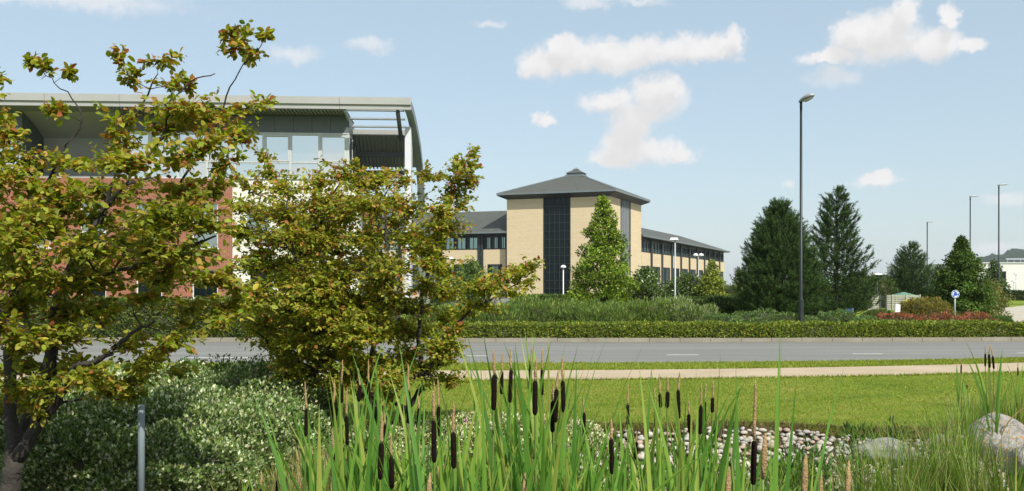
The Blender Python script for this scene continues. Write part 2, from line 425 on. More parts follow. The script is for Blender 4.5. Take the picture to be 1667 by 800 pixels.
# side road to the right of the red planting, and grass beyond
side_m = ground_mat('pale side road surface', [(.33, .30, .245), (.40, .365, .30), (.46, .42, .35)], 0.3, 0.2, 60)
sr = [(22.0, 44.5), (24.5, 52), (29.5, 62), (36, 72), (43, 82), (60, 96), (90, 100), (90, 60), (45, 44.5)]
tag(obj('side_road', [(a, b, .012) for a, b in sr], [tuple(range(len(sr)))], side_m), kind='structure')
gl = [(-200, 34.5), (200, 34.5), (420, 900), (-420, 900)]
tag(obj('grass_field', [(a, b, -.014) for a, b in gl], [(0, 1, 2, 3)], lawn_m), kind='structure')
gv2 = [(41, 84), (60, 98), (90, 102), (90, 112), (40, 104)]
tag(obj('side_verge', [(a, b, .016) for a, b in gv2], [tuple(range(5))], lawn_m), kind='structure')
cp = [(-30, 58), (38, 75), (60, 200), (-40, 119)]
tag(obj('car_park', [(a, b, -.004) for a, b in cp], [(0, 1, 2, 3)], asphalt), kind='structure')

# short grass blades so the lawn has a nap and a ragged bank
def blades(name, n, fx, lenr, cols, m, w=0.006, bend=0.5, kind='stuff', label=None, cat=None):
    pos = fx(n)
    n = len(pos)
    ax = unit(np.stack([rng.normal(0, bend, n), rng.normal(0, bend, n), np.ones(n)], -1))
    nr = rvec(n); L = rng.uniform(*lenr, n)
    o = leaf_obj(name, pos, ax, nr, L, w * rng.uniform(.7, 1.4, n), palette(n, cols), m, None, NEED)
    return tag(o, label, cat, kind=kind)
grass_leaf = leaf_mat('grass blade', 0.3, 0.55)
GCOL = [(.10, .155, .009), (.14, .195, .012), (.175, .215, .018), (.23, .22, .05)]
def lawn_pts(n):
    X = rng.uniform(-7, 12, n); t = rng.random(n)
    lo = np.array([bank_edge(x) for x in X]); hi = np.array([near_path(x) for x in X])
    keep = np.abs(X) < (lo + t * (hi - lo)) * .56 + .5
    return np.stack([X, lo + t * (hi - lo), 0 * X], -1)[keep]
blades('lawn_grass', 90000, lawn_pts, (.012, .035), GCOL, grass_leaf, 0.010, 0.6, label='short mown grass of the lawn below the path', cat='grass')
def verge_pts(n):
    X = rng.uniform(-12, 14, n); t = rng.random(n)
    lo = np.array([far_path(x) for x in X]); hi = np.array([near_road(x) - .12 for x in X])
    return np.stack([X, lo + t * (hi - lo), 0 * X + .004], -1)
blades('verge_grass', 30000, verge_pts, (.02, .05), GCOL, grass_leaf, 0.014, 0.6, label='strip of grass between the tan path and the road', cat='grass')
def edge_pts(n):
    X = rng.uniform(-9, 13, n); s = rng.random(n); j = rng.normal(0, .025, n) * (1 + (vnoise(np.stack([X * 1.5 + 70, 0 * X, 0 * X + 5], -1)) > .6))
    y = np.array([near_path(x) - .02 if q < .45 else far_path(x) + .02 if q < .8 else near_road(x) - .13 for x, q in zip(X, s)])
    return np.stack([X, y + j, 0 * X + .004], -1)
blades('edge_grass', 16000, edge_pts, (.03, .075), GCOL, grass_leaf, 0.013, 0.7, label='ragged grass growing over the edges of the tan path', cat='grass')
def bank_pts(n):
    X = rng.uniform(-2, 12, n); e = np.array([bank_edge(x) for x in X])
    s = rng.random(n)
    return np.stack([X, e - .02 - s * .16, -.10 * s - .005], -1)
blades('bank_grass', 7000, bank_pts, (.05, .13), [(.10, .10, .025), (.14, .10, .04), (.16, .12, .06), (.07, .06, .03)], grass_leaf, 0.010, 0.9, label='dry overhanging grass along the cut edge of the lawn', cat='grass')

# ------------------------------------------------------------------ buildings
panel_m = mat('grey green cladding', (.105, .125, .125), .45, .2, .08, 1.5)
fascia_m = mat('pale grey fascia', (.33, .335, .32), .5, 0, .05, .6)
frame_m = mat('light grey window frame', (.50, .52, .52), .4, .2, .05, 3)
white_m = mat('off white render', (.62, .61, .57), .8, 0, .05, .7)
lav_m = mat('white painted steel', (.56, .57, .63), .5, 0, .04, 1)
steel_m = mat('galvanised steel', (.36, .39, .40), .45, .5, .1, 4)
dark_steel = mat('dark painted steel', (.07, .08, .08), .45, .2, .1, 4)
soffit_m = mat('grey corrugated soffit', (.20, .21, .21), .55, .2, .08, 2)
red_brick = brick_mat('red brick', (.30, .085, .045), (.22, .060, .035), (.30, .22, .17))
cream_brick = brick_mat('buff brick', (.62, .505, .315), (.55, .44, .265), (.60, .50, .34))
mirror_glass = glass_mat('sky reflecting glass', (.70, .73, .71), 0.95, .02)
dim_glass = glass_mat('dim glass', (.10, .14, .15), 0.55, .03)
dark_glass = glass_mat('dark curtain wall glass', (.004, .009, .010), 0.0, .06, .22)
green_glass = glass_mat('pale green glass', (.30, .42, .40), .75, .04)
slate_m = mat('grey slate', (.068, .073, .063), .7, 0, .2, 2.2, .5, 9)
dark_trim = mat('dark green grey trim', (.022, .030, .031), .5, 0, .1, 2)
trim_m = mat('grey green gutter', (.16, .19, .19), .45, .1, .1, 2)

def left_building():
    OX, OY = -6.0, 58.0; c, s_ = math.cos(R(3.67)), math.sin(R(3.67))
    root = thing('office_building', 'modern office with curved grey roof, red brick and white walls', 'building', (OX - 15, OY + 4, 0))
    fr = lambda u, v, z: (OX - c * u - s_ * v, OY - s_ * u + c * v, z)
    def U(x, v=1.8):
        r = (x - CX) / F
        return (OX - s_ * v - r * (OY + c * v)) / (c - s_ * r)
    def Z(y, v=1.8): return EYE + (HY - y) / F * (OY + v)
    def B(name, m, par, *boxes, smooth=False):
        mb = MB(fr)
        for b in boxes: mb.box(*b)
        return mb.build(name, m, par, smooth)
    prof = [(0, 12.66), (1.5, 12.45), (3, 12.05), (4.5, 11.5), (6, 10.75), (7.2, 9.7), (7.9, 8.7), (8.5, 7.2), (8.85, 5.5), (9.0, 3.5), (9.05, 0)]
    def shell(name, m, u0, u1, i0, i1, t, par=root):
        mb = MB(fr); pts = prof[i0:i1 + 1]; k = len(pts); vs = []
        for u in (u0, u1):
            for (v, z) in pts: vs.append((u, v, z))
            for j, (v, z) in enumerate(pts):
                a = pts[max(j - 1, 0)]; b = pts[min(j + 1, k - 1)]; tx, tz = b[0] - a[0], b[1] - a[1]; l = math.hypot(tx, tz)
                vs.append((u, v + tz / l * t, z - tx / l * t))
        if u0 < 2: vs = [((u - .075 * v if u < 1.5 else u), v, z) for u, v, z in vs]
        o = 2 * k; fs = []
        for j in range(k - 1):
            fs += [(j, j + 1, o + j + 1, o + j), (k + j, o + k + j, o + k + j + 1, k + j + 1), (j, k + j, k + j + 1, j + 1), (o + j, o + j + 1, o + k + j + 1, o + k + j)]
        fs += [(0, o, o + k, k), (k - 1, k + k - 1, o + k + k - 1, o + k - 1)]
        return mb.add(vs, fs).build(name, m, par)
    ub = U(568); uw = U(585)                       # right ends of the glazed box and of the white wall
    roof = shell('roof', fascia_m, ub + .15, 36, 0, len(prof) - 1, .32)
    shell('rear_roof', fascia_m, .4, ub + .149, 3, 5, .32, roof)
    shell('verge_rib', trim_m, -.02, .399, 0, 10, .5, roof)
    # stepped front fascia, in lengths
    u = -.05
    while u < 36:
        B('fascia_panel', fascia_m, roof, (u, min(u + 4.18, 36), -.16, .0, 12.30, 12.72), (u, min(u + 4.18, 36), -.06, .04, 12.02, 12.299)); u += 4.2
    # soffit ribs
    for k in range(70):
        uu = ub + .1 + k * .22
        if uu > U(195): break
        B('soffit_rib', soffit_m, roof, (uu, uu + .11, .06, 1.75, 11.93, 12.01))
    B('soffit', soffit_m, roof, (ub, 36, .04, 5.2, 12.011, 12.06))
    # louvre beams over the terrace
    for v, z in ((1.1, 12.15), (2.4, 11.85), (3.55, 11.55)):
        B('louvre_beam', steel_m, roof, (.41, ub + .14, v, v + .34, z, z + .09))
    B('edge_beam', fascia_m, roof, (.41, ub + .14, 4.25, 4.6, 11.15, 11.5))
    mb = MB(fr); mb.tube([(.75, .2, 11.95), (.75, 4.4, 10.9)], .13, 6); mb.build('rafter', dark_steel, roof)
    mb = MB(fr); mb.tube([(ub + .05, .1, 11.95), (ub + .05, 4.3, 11.3)], .09, 6); mb.build('rafter', steel_m, roof)
    # ribs under the curved roof of the terrace
    for i in range(4, 6):
        v, z = prof[i]
        B('purlin', dark_steel, roof, (.42, ub + .1, v - .2, v - .05, z - .75, z - .45))
    for k in range(14):
        uu = .5 + k * .24; pts = [(uu, v - .28, z - .34) for v, z in prof[3:6]]
        mb = MB(fr); mb.tube(pts, .06, 5); mb.build('deck_rib', soffit_m, roof)
    # upper storey box
    zt, zp, zw = 11.92, Z(220), Z(293)
    ul = U(195)
    B('upper_wall', panel_m, root, (ub + .02, ul, 2.05, 2.2, zw, zt), (ub + .02, ub + .17, 2.0, 7.6, 7.0, 11.0))
    x = 568; i = 0
    while True:                                        # grey cladding panels
        a = ub + i * 1.115; b = a + 1.10
        if a > ul - .3: break
        B('cladding_panel', panel_m, root, (a, min(b, ul), 1.86, 2.04, zp + .06, zt)); i += 1
    for j in range(4):                                 # cladding on the return
        B('cladding_panel', panel_m, root, (ub - .01, ub + .018, 1.86 + j * 1.36, 1.86 + j * 1.36 + 1.345, zp + .06, zt - .12 * j * j * .45))
    edges = [565, 520, 473, 429, 383, 337, 290, 243, 197]
    zm = Z(266)
    for k in range(len(edges) - 1):
        a, b = U(edges[k]), U(edges[k + 1])
        w = B('window', frame_m, root, (a, a + .07, 1.78, 2.0, zw, zp), (b - .07, b - .001, 1.78, 2.0, zw, zp), (a + .07, b - .07, 1.79, 2.0, zp - .08, zp),
              (a + .07, b - .07, 1.79, 2.0, zm - .04, zm + .04), (a + .07, b - .07, 1.79, 2.0, zw, zw + .08))
        B('pane', mirror_glass, w, (a + .07, b - .07, 1.90, 1.93, zm + .04, zp - .08))
        B('pane', mirror_glass, w, (a + .07, b - .07, 1.90, 1.93, zw + .08, zm - .04))
        if k % 2 == 0:
            B('casement', frame_m, w, (a + .071, a + .15, 1.76, 1.9, zm + .05, zp - .09), (b - .15, b - .071, 1.76, 1.9, zm + .05, zp - .09), (a + .15, b - .15, 1.765, 1.9, zp - .17, zp - .09), (a + .15, b - .15, 1.765, 1.9, zm + .05, zm + .12))
    B('window_head', frame_m, root, (ub - .04, ul, 1.74, 1.86, zp + .001, zp + .06))
    B('corner_post', frame_m, root, (ub - .02, U(565) - .002, 1.76, 2.0, zw, zp))
    for j in range(3):                                 # windows on the return
        v0 = 2.05 + j * 1.75
        w = B('window', frame_m, root, (ub - .03, ub + .03, v0, v0 + .09, zw, zp), (ub - .03, ub + .03, v0 + .09, v0 + 1.7, zp - .07, zp), (ub - .03, ub + .03, v0 + .09, v0 + 1.7, zw, zw + .07))
        B('pane', dim_glass, w, (ub - .005, ub + .019, v0 + .09, v0 + 1.7, zw + .07, zp - .07))
    # white wall and brick wall below with window openings
    def wall(name, m, u0, u1, v0, z0, z1, holes):
        us = sorted({u0, u1, *[h[0] for h in holes], *[h[1] for h in holes]}); zs = sorted({z0, z1, *[h[2] for h in holes], *[h[3] for h in holes]})
        mb = MB(fr)
        for a, b in zip(us[:-1], us[1:]):
            run = None
            for p, q in zip(zs[:-1], zs[1:]):
                inside = any(h[0] - 1e-6 <= a and b <= h[1] + 1e-6 and h[2] - 1e-6 <= p and q <= h[3] + 1e-6 for h in holes)
                if not inside: mb.box(a, b, v0, v0 + .3, p, q)
        return mb.build(name, m, root)
    def win(x0, x1, y0, y1, v0, transom=None, glass=None, fm=None):
        a, b, lo, hi = U(x1, v0), U(x0, v0), Z(y1, v0), Z(y0, v0)
        fm = fm or white_m; glass = glass or dim_glass
        t = .07; bx = [(a, a + t, v0 + .06, v0 + .2, lo, hi), (b - t, b, v0 + .06, v0 + .2, lo, hi), (a + t, b - t, v0 + .065, v0 + .2, hi - t, hi), (a + t, b - t, v0 + .065, v0 + .2, lo, lo + t)]
        zz = None
        if transom: zz = Z(transom, v0); bx.append((a + t, b - t, v0 + .065, v0 + .2, zz - .04, zz + .04))
        w = B('window', fm, root, *bx)
        if zz:
            B('pane', glass, w, (a + t, b - t, v0 + .12, v0 + .15, zz + .04, hi - t)); B('pane', glass, w, (a + t, b - t, v0 + .12, v0 + .15, lo + t, zz - .04))
        else: B('pane', glass, w, (a + t, b - t, v0 + .12, v0 + .15, lo + t, hi - t))
        B('sill', fm, w, (a - .06, b + .06, v0 - .06, v0 + .058, lo - .08, lo))
        return (a, b, lo, hi)
    half = glass_mat('window glass', (.30, .36, .36), .8, .03)
    hw = [win(x, x + 40, 338, 394, 1.7, 381, half) for x in (400, 452, 505)] + [win(x, x + 40, 430, 478, 1.7, None, dark_glass) for x in (405, 457, 510)]
    wall('white_wall', white_m, uw, U(378, 1.7), 1.7, 0, zw - .03, hw)
    B('wall_coping', frame_m, root, (uw - .05, ul + 12, 1.62, 2.06, zw - .029, zw + .0))
    hb = [win(x, x + 42, 333, 405, 1.62, 380, half) for x in (313, 222, 131, 40)] + [win(x, x + 42, 440, 486, 1.62, None, dark_glass) for x in (313, 222, 131, 40)]
    wall('brick_wall', red_brick, U(378, 1.62) + .002, 36, 1.62, 0, zw - .03, hb)
    B('side_wall', white_m, root, (uw, uw + .25, 2.0, 7.9, 0, 7.0))
    B('rear_core', soffit_m, root, (uw + .26, 36, 7.0, 7.3, 0, 10.0))
    # recessed balcony at the left, far glazed box
    ur = U(35)
    B('recess_wall', mat('pale grey panel', (.33, .34, .31), .6, 0, .08, 1), root, (ul, ur, 5.0, 5.2, zw, 12.0))
    B('recess_floor', soffit_m, root, (ul, ur, 2.1, 5.0, zw, zw + .12))
    B('recess_side', panel_m, root, (ur, ur + .15, 2.1, 5.0, zw, 12.0)); B('recess_side', panel_m, root, (ul - .15, ul, 2.21, 5.0, zw, 12.0))
    B('box_front', panel_m, root, (ur, 36, 1.86, 2.04, Z(215), 12.0))
    w = B('window', frame_m, root, (ur, ur + .1, 1.8, 2.0, zw, Z(215)), (ur + .1, 36, 1.8, 2.0, Z(215) - .1, Z(215)), (ur + .1, 36, 1.8, 2.0, zw, zw + .1), (ur + 1.6, ur + 1.7, 1.79, 2.0, zw + .1, Z(215) - .1))
    B('pane', mirror_glass, w, (ur + .1, 36, 1.9, 1.93, zw + .1, Z(215) - .1))
    for j in range(3):
        w = B('window', frame_m, root, (ur - .03, ur - .002, 2.3 + j * .85, 2.35 + j * .85, zw + .1, Z(240)), (ur - .03, ur - .002, 2.35 + j * .85, 3.1 + j * .85, Z(252) - .03, Z(252) + .03))
        B('pane', dark_glass, w, (ur - .02, ur - .003, 2.35 + j * .85, 3.1 + j * .85, zw + .1, Z(252) - .03))
    # terrace: slabs, railings, column
    for zf in (7.05, 3.45):
        fl = B('terrace_slab', steel_m, root, (.85, ub, 2.3, 7.4, zf - .3, zf))
        for k in range(6):
            uu = .9 + k * (ub - 1.0) / 5
            mb = MB(fr); mb.tube([(uu, 2.35, zf), (uu, 2.35, zf + 1.1)], .025, 6); mb.build('rail_post', steel_m, fl)
        for h in (.35, .6, .85, 1.1):
            mb = MB(fr); mb.tube([(.87, 2.35, zf + h), (ub - .05, 2.35, zf + h)], .028 if h < 1 else .04, 6); mb.build('rail', frame_m, fl)
    B('terrace_rear_wall', dark_steel, root, (uw - 1.0, ub, 7.0, 7.2, 0, 7.0))
    B('terrace_beam', fascia_m, root, (.85, ub, 6.6, 6.85, 8.75, 9.0))
    B('column', lav_m, root, (U(669, 2.3), U(659, 2.3), 2.3, 4.7, 0, 11.4))
    u0 = U(660, 5.2)
    return root
left_building()

def tower_building():
    CXw, CYw = 11.96, 120.0; t = R(22); a_ = (-math.cos(t), math.sin(t)); b_ = (math.sin(t), math.cos(t))
    root = thing('tower_office', 'buff brick office with square slate roofed corner tower and dark glass strips', 'building', (CXw, CYw, 0))
    fr = lambda w, s, z: (CXw + a_[0] * w + b_[0] * s, CYw + a_[1] * w + b_[1] * s, z)     # w: to the left along the front; s: back along the side
    def B(name, m, par, *boxes):
        mb = MB(fr)
        for b in boxes: mb.box(*b)
        return mb.build(name, m, par)
    W, S, H = 13.6, 15.1, 12.57
    # front wall in two halves with glass strip between; side likewise
    B('front_wall', cream_brick, root, (0, 5.06, 0, .4, 0, H), (8.7, W, 0, .4, 0, H), (5.06, 8.7, .5, .8, 0, H))
    B('side_wall', cream_brick, root, (0, .4, .4, 4.7, 0, H), (0, .4, 9.7, S, 0, H), (.5, .8, 4.7, 9.7, 0, H))
    B('rear_wall', cream_brick, root, (.4, W, S - .4, S, 0, H), (W - .4, W, .4, S - .4, 0, H))
    cw = B('curtain_wall', dark_trim, root, (5.06, 5.2, .02, .3, 0, H), (8.56, 8.7, .02, .3, 0, H))
    zs = np.linspace(.25, H, 13)
    for i in range(5):
        w0 = 5.2 + i * .672
        if i: B('mullion', dark_trim, cw, (w0 - .03, w0 + .03, .06, .2, 0, H))
        for j in range(12):
            B('pane', dark_glass, cw, (w0 + .03, w0 + .642, .15, .18, zs[j] + .03, zs[j + 1] - .03))
    for j in range(12): B('transom', dark_trim, cw, (5.2, 8.56, .09, .14, zs[j] - .03, zs[j] + .03))
    cs = B('curtain_wall', dark_trim, root, (.02, .3, 4.7, 4.85, 0, H), (.02, .3, 9.55, 9.7, 0, H))
    for i in range(6):
        s0 = 4.85 + i * .783
        if i: B('mullion', steel_m, cs, (-.04, .2, s0 - .07, s0 + .07, 0, H))
        for j in range(6):
            B('pane', dim_glass, cs, (.15, .18, s0 + .08, s0 + .70, zs[2 * j] + .03, zs[2 * j + 2] - .03))
    # eaves and roof
    e = 1.0; zE0, zE1 = 13.02, 13.30
    mb = MB(fr); vs = [(0, 0, H), (W, 0, H), (W, S, H), (0, S, H), (-e, -e, zE0), (W + e, -e, zE0), (W + e, S + e, zE0), (-e, S + e, zE0)]
    mb.add(vs, [(0, 1, 5, 4), (1, 2, 6, 5), (2, 3, 7, 6), (3, 0, 4, 7)]); mb.build('soffit', dark_trim, root)
    roof = B('roof_gutter', trim_m, root, (-e - .02, W + e + .02, -e - .02, -e + .1, zE0 + .05, zE1), (-e - .02, W + e + .02, S + e - .1, S + e + .02, zE0 + .05, zE1),
             (-e - .02, -e + .1, -e + .1, S + e - .1, zE0 + .05, zE1), (W + e - .1, W + e + .02, -e + .1, S + e - .1, zE0 + .05, zE1))
    ca, cb = W / 2, S / 2; k = 1.15
    mb = MB(fr); vs = [(-e, -e, zE1 - .02), (W + e, -e, zE1 - .02), (W + e, S + e, zE1 - .02), (-e, S + e, zE1 - .02), (ca - k, cb - k, 15.95), (ca + k, cb - k, 15.95), (ca + k, cb + k, 15.95), (ca - k, cb + k, 15.95)]
    mb.add(vs, [(0, 1, 5, 4), (1, 2, 6, 5), (2, 3, 7, 6), (3, 0, 4, 7), (4, 5, 6, 7)]); mb.build('roof', slate_m, root)
    cu = B('cupola', trim_m, root, (ca - 1.2, ca + 1.2, cb - 1.2, cb + 1.2, 15.9, 16.15), (ca - 1.0, ca + 1.0, cb - 1.0, cb + 1.0, 16.151, 16.4))
    mb = MB(fr); vs = [(ca - 1.15, cb - 1.15, 16.4), (ca + 1.15, cb - 1.15, 16.4), (ca + 1.15, cb + 1.15, 16.4), (ca - 1.15, cb + 1.15, 16.4), (ca - .35, cb - .35, 16.85), (ca + .35, cb - .35, 16.85), (ca + .35, cb + .35, 16.85), (ca - .35, cb + .35, 16.85)]
    mb.add(vs, [(3, 2, 1, 0), (0, 1, 5, 4), (1, 2, 6, 5), (2, 3, 7, 6), (3, 0, 4, 7), (4, 5, 6, 7)]); mb.build('cupola_roof', slate_m, cu)
    mb = MB(fr); mb.add([(ca - .4, cb - .4, 16.9), (ca + .4, cb - .4, 16.9), (ca + .4, cb + .4, 16.9), (ca - .4, cb + .4, 16.9), (ca, cb, 17.2)], [(3, 2, 1, 0), (0, 1, 4), (1, 2, 4), (2, 3, 4), (3, 0, 4)]); mb.build('finial', trim_m, cu)
    for (p, q) in (((-e, -e), (ca - k, cb - k)), ((W + e, -e), (ca + k, cb - k)), ((-e, S + e), (ca - k, cb + k))):
        mb = MB(fr); mb.tube([(p[0], p[1], zE1), (q[0], q[1], 15.98)], .07, 6); mb.build('hip_ridge', trim_m, root)
    # ---- wings.  generic in (along, depth): g maps (l, d, z) with d=0 at the facade, positive inwards
    def wing(g, L0, L1, bays, gable0, hip1, ridge, label):
        def BB(name, m, par, *boxes):
            mb = MB(g)
            for b in boxes: mb.box(*b)
            return mb.build(name, m, par)
        ev = 8.3; sill = 6.35; lt = 4.35; lb = 1.25
        wg = BB(label, cream_brick, root, (L0, L1, .12, .4, 0, 1.2), (L0, L1, .12, .4, lt + .05, sill - .05), (L0, L1, 11.6, 12.0, 0, ev), (L1 - .4, L1, .4, 11.6, 0, ev))
        BB('upper_band', dark_trim, wg, (L0, L1, .30, .42, sill - .049, ev))
        n = len(bays) - 1
        for i in range(n):
            p, q = bays[i], bays[i + 1]
            BB('pilaster', dark_trim, wg, (p - .35, p - .06, -.06, .11, 0, ev - .1)); BB('pilaster', dark_trim, wg, (p + .06, p + .35, -.06, .11, 0, ev - .1))
            # upper row: pairs of windows separated by dark panels
            m_ = 3; step = (q - p - .8) / m_
            for j in range(m_):
                l0 = p + .4 + j * step
                w = BB('window', dark_trim, wg, (l0 + .05, l0 + .13, .1, .28, sill, ev - .35), (l0 + step - .13 - .35, l0 + step - .05 - .35, .1, .28, sill, ev - .35),
                       (l0 + .13, l0 + step - .48, .1, .28, ev - .45, ev - .35), (l0 + .13, l0 + step - .48, .1, .28, sill, sill + .12), (l0 + step / 2 - .2, l0 + step / 2 - .14, .12, .28, sill + .12, ev - .45))
                BB('pane', green_glass, w, (l0 + .13, l0 + step / 2 - .2, .18, .21, sill + .12, ev - .45)); BB('pane', green_glass, w, (l0 + step / 2 - .14, l0 + step - .48, .18, .21, sill + .12, ev - .45))
            # lower window
            m1, m2 = (p + .9, q - .9)
            BB('pier', cream_brick, wg, (p + .36, m1, .121, .4, 1.201, lt + .049)); BB('pier', cream_brick, wg, (m2, q - .36, .121, .4, 1.201, lt + .049))
            w = BB('window', dark_trim, wg, (m1, m1 + .12, .15, .35, 1.2, lt), (m2 - .12, m2, .15, .35, 1.2, lt), (m1 + .12, m2 - .12, .15, .35, lt - .12, lt), (m1 + .12, m2 - .12, .15, .35, 1.2, 1.35))
            k_ = 4; st = (m2 - m1 - .24) / k_
            for j in range(k_):
                BB('pane', dim_glass if (i + j) % 3 else dark_glass, w, (m1 + .14 + j * st, m1 + .10 + (j + 1) * st, .22, .25, 1.37, lt - .13))
        # eaves + roof
        BB('eaves', dark_trim, wg, (L0, L1 + .6, -.75, .3, ev - .02, ev + .14)); BB('gutter', trim_m, wg, (L0, L1 + .62, -.9, -.751, ev + .05, ev + .26))
        mb = MB(g); zr = ridge; h1 = L1 + .7
        vs = [(L0, -.85, ev + .2), (h1, -.85, ev + .2), (hip1, 6.0, zr), (L0, 6.0, zr), (L0, 12.8, ev + .2), (h1, 12.8, ev + .2)]
        mb.add(vs, [(0, 1, 2, 3), (3, 2, 5, 4), (1, 5, 2), (0, 3, 4)]); mb.build('wing_roof', slate_m, wg)
        return wg
    # right wing continues back along the tower's side; facade plane w = 0.3
    gr = lambda l, d, z: fr(.5 + d, l, z)
    wing(gr, S, 84.0, [16.5 + 6.6 * i for i in range(8)] + [67.0, 72.5, 78.0, 83.6], 0, 70.0, 11.05, 'right_wing')
    # left wing: along the front, going left; facade plane s = 0.8
    gl_ = lambda l, d, z: fr(l, 1.0 + d, z)
    wing(gl_, W, 40.0, [W + .2, W + 4.1, W + 10.0, W + 16.0, W + 22.0, 39.8], 0, 40.0, 11.75, 'left_wing')
    return root
tower_building()

def white_building():
    D = 130
    root = thing('white_warehouse', 'long white flat roofed building with one dark window below the hill', 'building', (PX(1640, D), D, 0))
    x0 = PX(1585, D); z1 = PZ(428, D); mb = MB(); mb.box(x0, x0 + 60, D, D + 30, 0, z1 - .1); mb.build('wall', mat('white cladding', (.60, .60, .585), .6, 0, .04, .3), root)
    MB().box(x0 - .1, x0 + 60.1, D - .1, D + 30.1, z1 - .1, z1 + .06).build('parapet', frame_m, root)
    a, b, lo, hi = PX(1630, D), PX(1637.5, D), PZ(461, D), PZ(442, D)
    w = MB().box(a, b, D - .06, D - .002, lo, hi).build('window', dark_trim, root); MB().box(a + .06, b - .06, D - .09, D - .061, lo + .06, hi - .06).build('pane', dark_glass, w)
    a, b, lo, hi = PX(1661, D), PX(1690, D), PZ(487, D), PZ(476, D)
    w = MB().box(a, b, D - .06, D - .002, lo, hi).build('window', dark_steel, root); MB().box(a + .1, b - .1, D - .09, D - .061, lo + .3, hi - .1).build('pane', dim_glass, w)
    x0 = PX(1640, D + 6); pl = MB()
    for k in range(7): pl.box(x0 + k * .9, x0 + k * .9 + .08, D + 6, D + 6.08, z1, z1 + .55)
    pl.box(x0 - .2, x0 + 8, D + 5.9, D + 6.2, z1 + .55, z1 + .75); pl.build('roof_plant_screen', steel_m, root)
white_building()
def brick_annexe():
    D = 150; x0, x1 = PX(1508, D), PX(1524, D)
    root = thing('brick_annexe', 'small red brick building glimpsed between the oval tree and pine', 'building', (x0, D, 0))
    MB().box(x0, x1, D, D + 6, 0, PZ(460, D)).build('wall', red_brick, root)
    MB().add([(x0 - .3, D - .3, PZ(460, D)), (x1 + .3, D - .3, PZ(460, D)), (x1 + .3, D + 3, PZ(454, D)), (x0 - .3, D + 3, PZ(454, D)), (x0 - .3, D + 6.3, PZ(460, D)), (x1 + .3, D + 6.3, PZ(460, D))], [(0, 1, 2, 3), (3, 2, 5, 4), (0, 3, 4), (1, 5, 2)]).build('roof', slate_m, root)
brick_annexe()

# hills
def hills():
    D = 1500; xs_ = np.concatenate([np.linspace(-1800, 500, 60), np.linspace(510, 1300, 420), np.linspace(1320, 2600, 50)]); vs = []; fs = []
    def top(x):
        px = x / (D + 260) * F + CX
        base = np.interp(px, [-2000, 1180, 1350, 1480, 1530, 1565, 1583, 1600, 1616, 1630, 1649, 1667, 1720, 1900, 3500], [474, 474, 470, 460, 459, 440, 424, 418, 415, 413, 407, 406, 396, 410, 440])
        return EYE + (HY - base) / F * (D + 260)
    rows = 14
    for j in range(rows):
        f = j / (rows - 1)
        for x in xs_:
            h = top(x); z = h * math.sin(f * math.pi / 2) * (1.0) - 3
            n = vnoise(np.array([[x * .09 + 100, f * 9 + 3, 7.0]]))[0]
            n2 = vnoise(np.array([[x * .25 + 100, f * 23 + 3, 3.0]]))[0]
            vs.append((x, D + f * 260 + n * 20, z + max(0, f) * (n * 5 + n2 * 6 - 4)))
    m = len(xs_)
    for j in range(rows - 1):
        for i in range(m - 1): fs.append((j * m + i, j * m + i + 1, (j + 1) * m + i + 1, (j + 1) * m + i))
    hm = ground_mat('wooded hillside', [(.012, .026, .014), (.02, .038, .02), (.03, .05, .024)], 0.012, 1.0, 0.09)
    tag(obj('hill', vs, fs, hm, smooth=True), kind='structure')
hills()

# ------------------------------------------------------------------ vegetation
bark = mat('grey brown bark', (.036, .032, .025), .9, 0, .3, 14, .6, 40)
twig_m = mat('dark twigs', (.045, .045, .022), .95, 0, .35, 20)  # the twigs' own dark brown-green, for the cores of shrubs and hedges
lf = leaf_mat('foliage', 0.32, 0.5)
lf_thin = leaf_mat('thin foliage', 0.45, 0.5)
lf_dull = leaf_mat('dull needles', 0.15, 0.7, None, 0.08)

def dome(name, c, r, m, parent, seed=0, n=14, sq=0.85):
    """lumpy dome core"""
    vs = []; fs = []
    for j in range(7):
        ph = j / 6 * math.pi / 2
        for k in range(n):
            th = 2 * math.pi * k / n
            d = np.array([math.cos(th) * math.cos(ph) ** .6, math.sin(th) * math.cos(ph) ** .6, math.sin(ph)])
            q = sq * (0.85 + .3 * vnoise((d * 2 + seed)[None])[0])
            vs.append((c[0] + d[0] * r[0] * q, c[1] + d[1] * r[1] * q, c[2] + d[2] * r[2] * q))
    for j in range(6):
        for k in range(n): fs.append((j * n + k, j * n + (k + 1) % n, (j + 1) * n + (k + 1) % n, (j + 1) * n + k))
    return obj(name, vs, fs, m, parent, True)

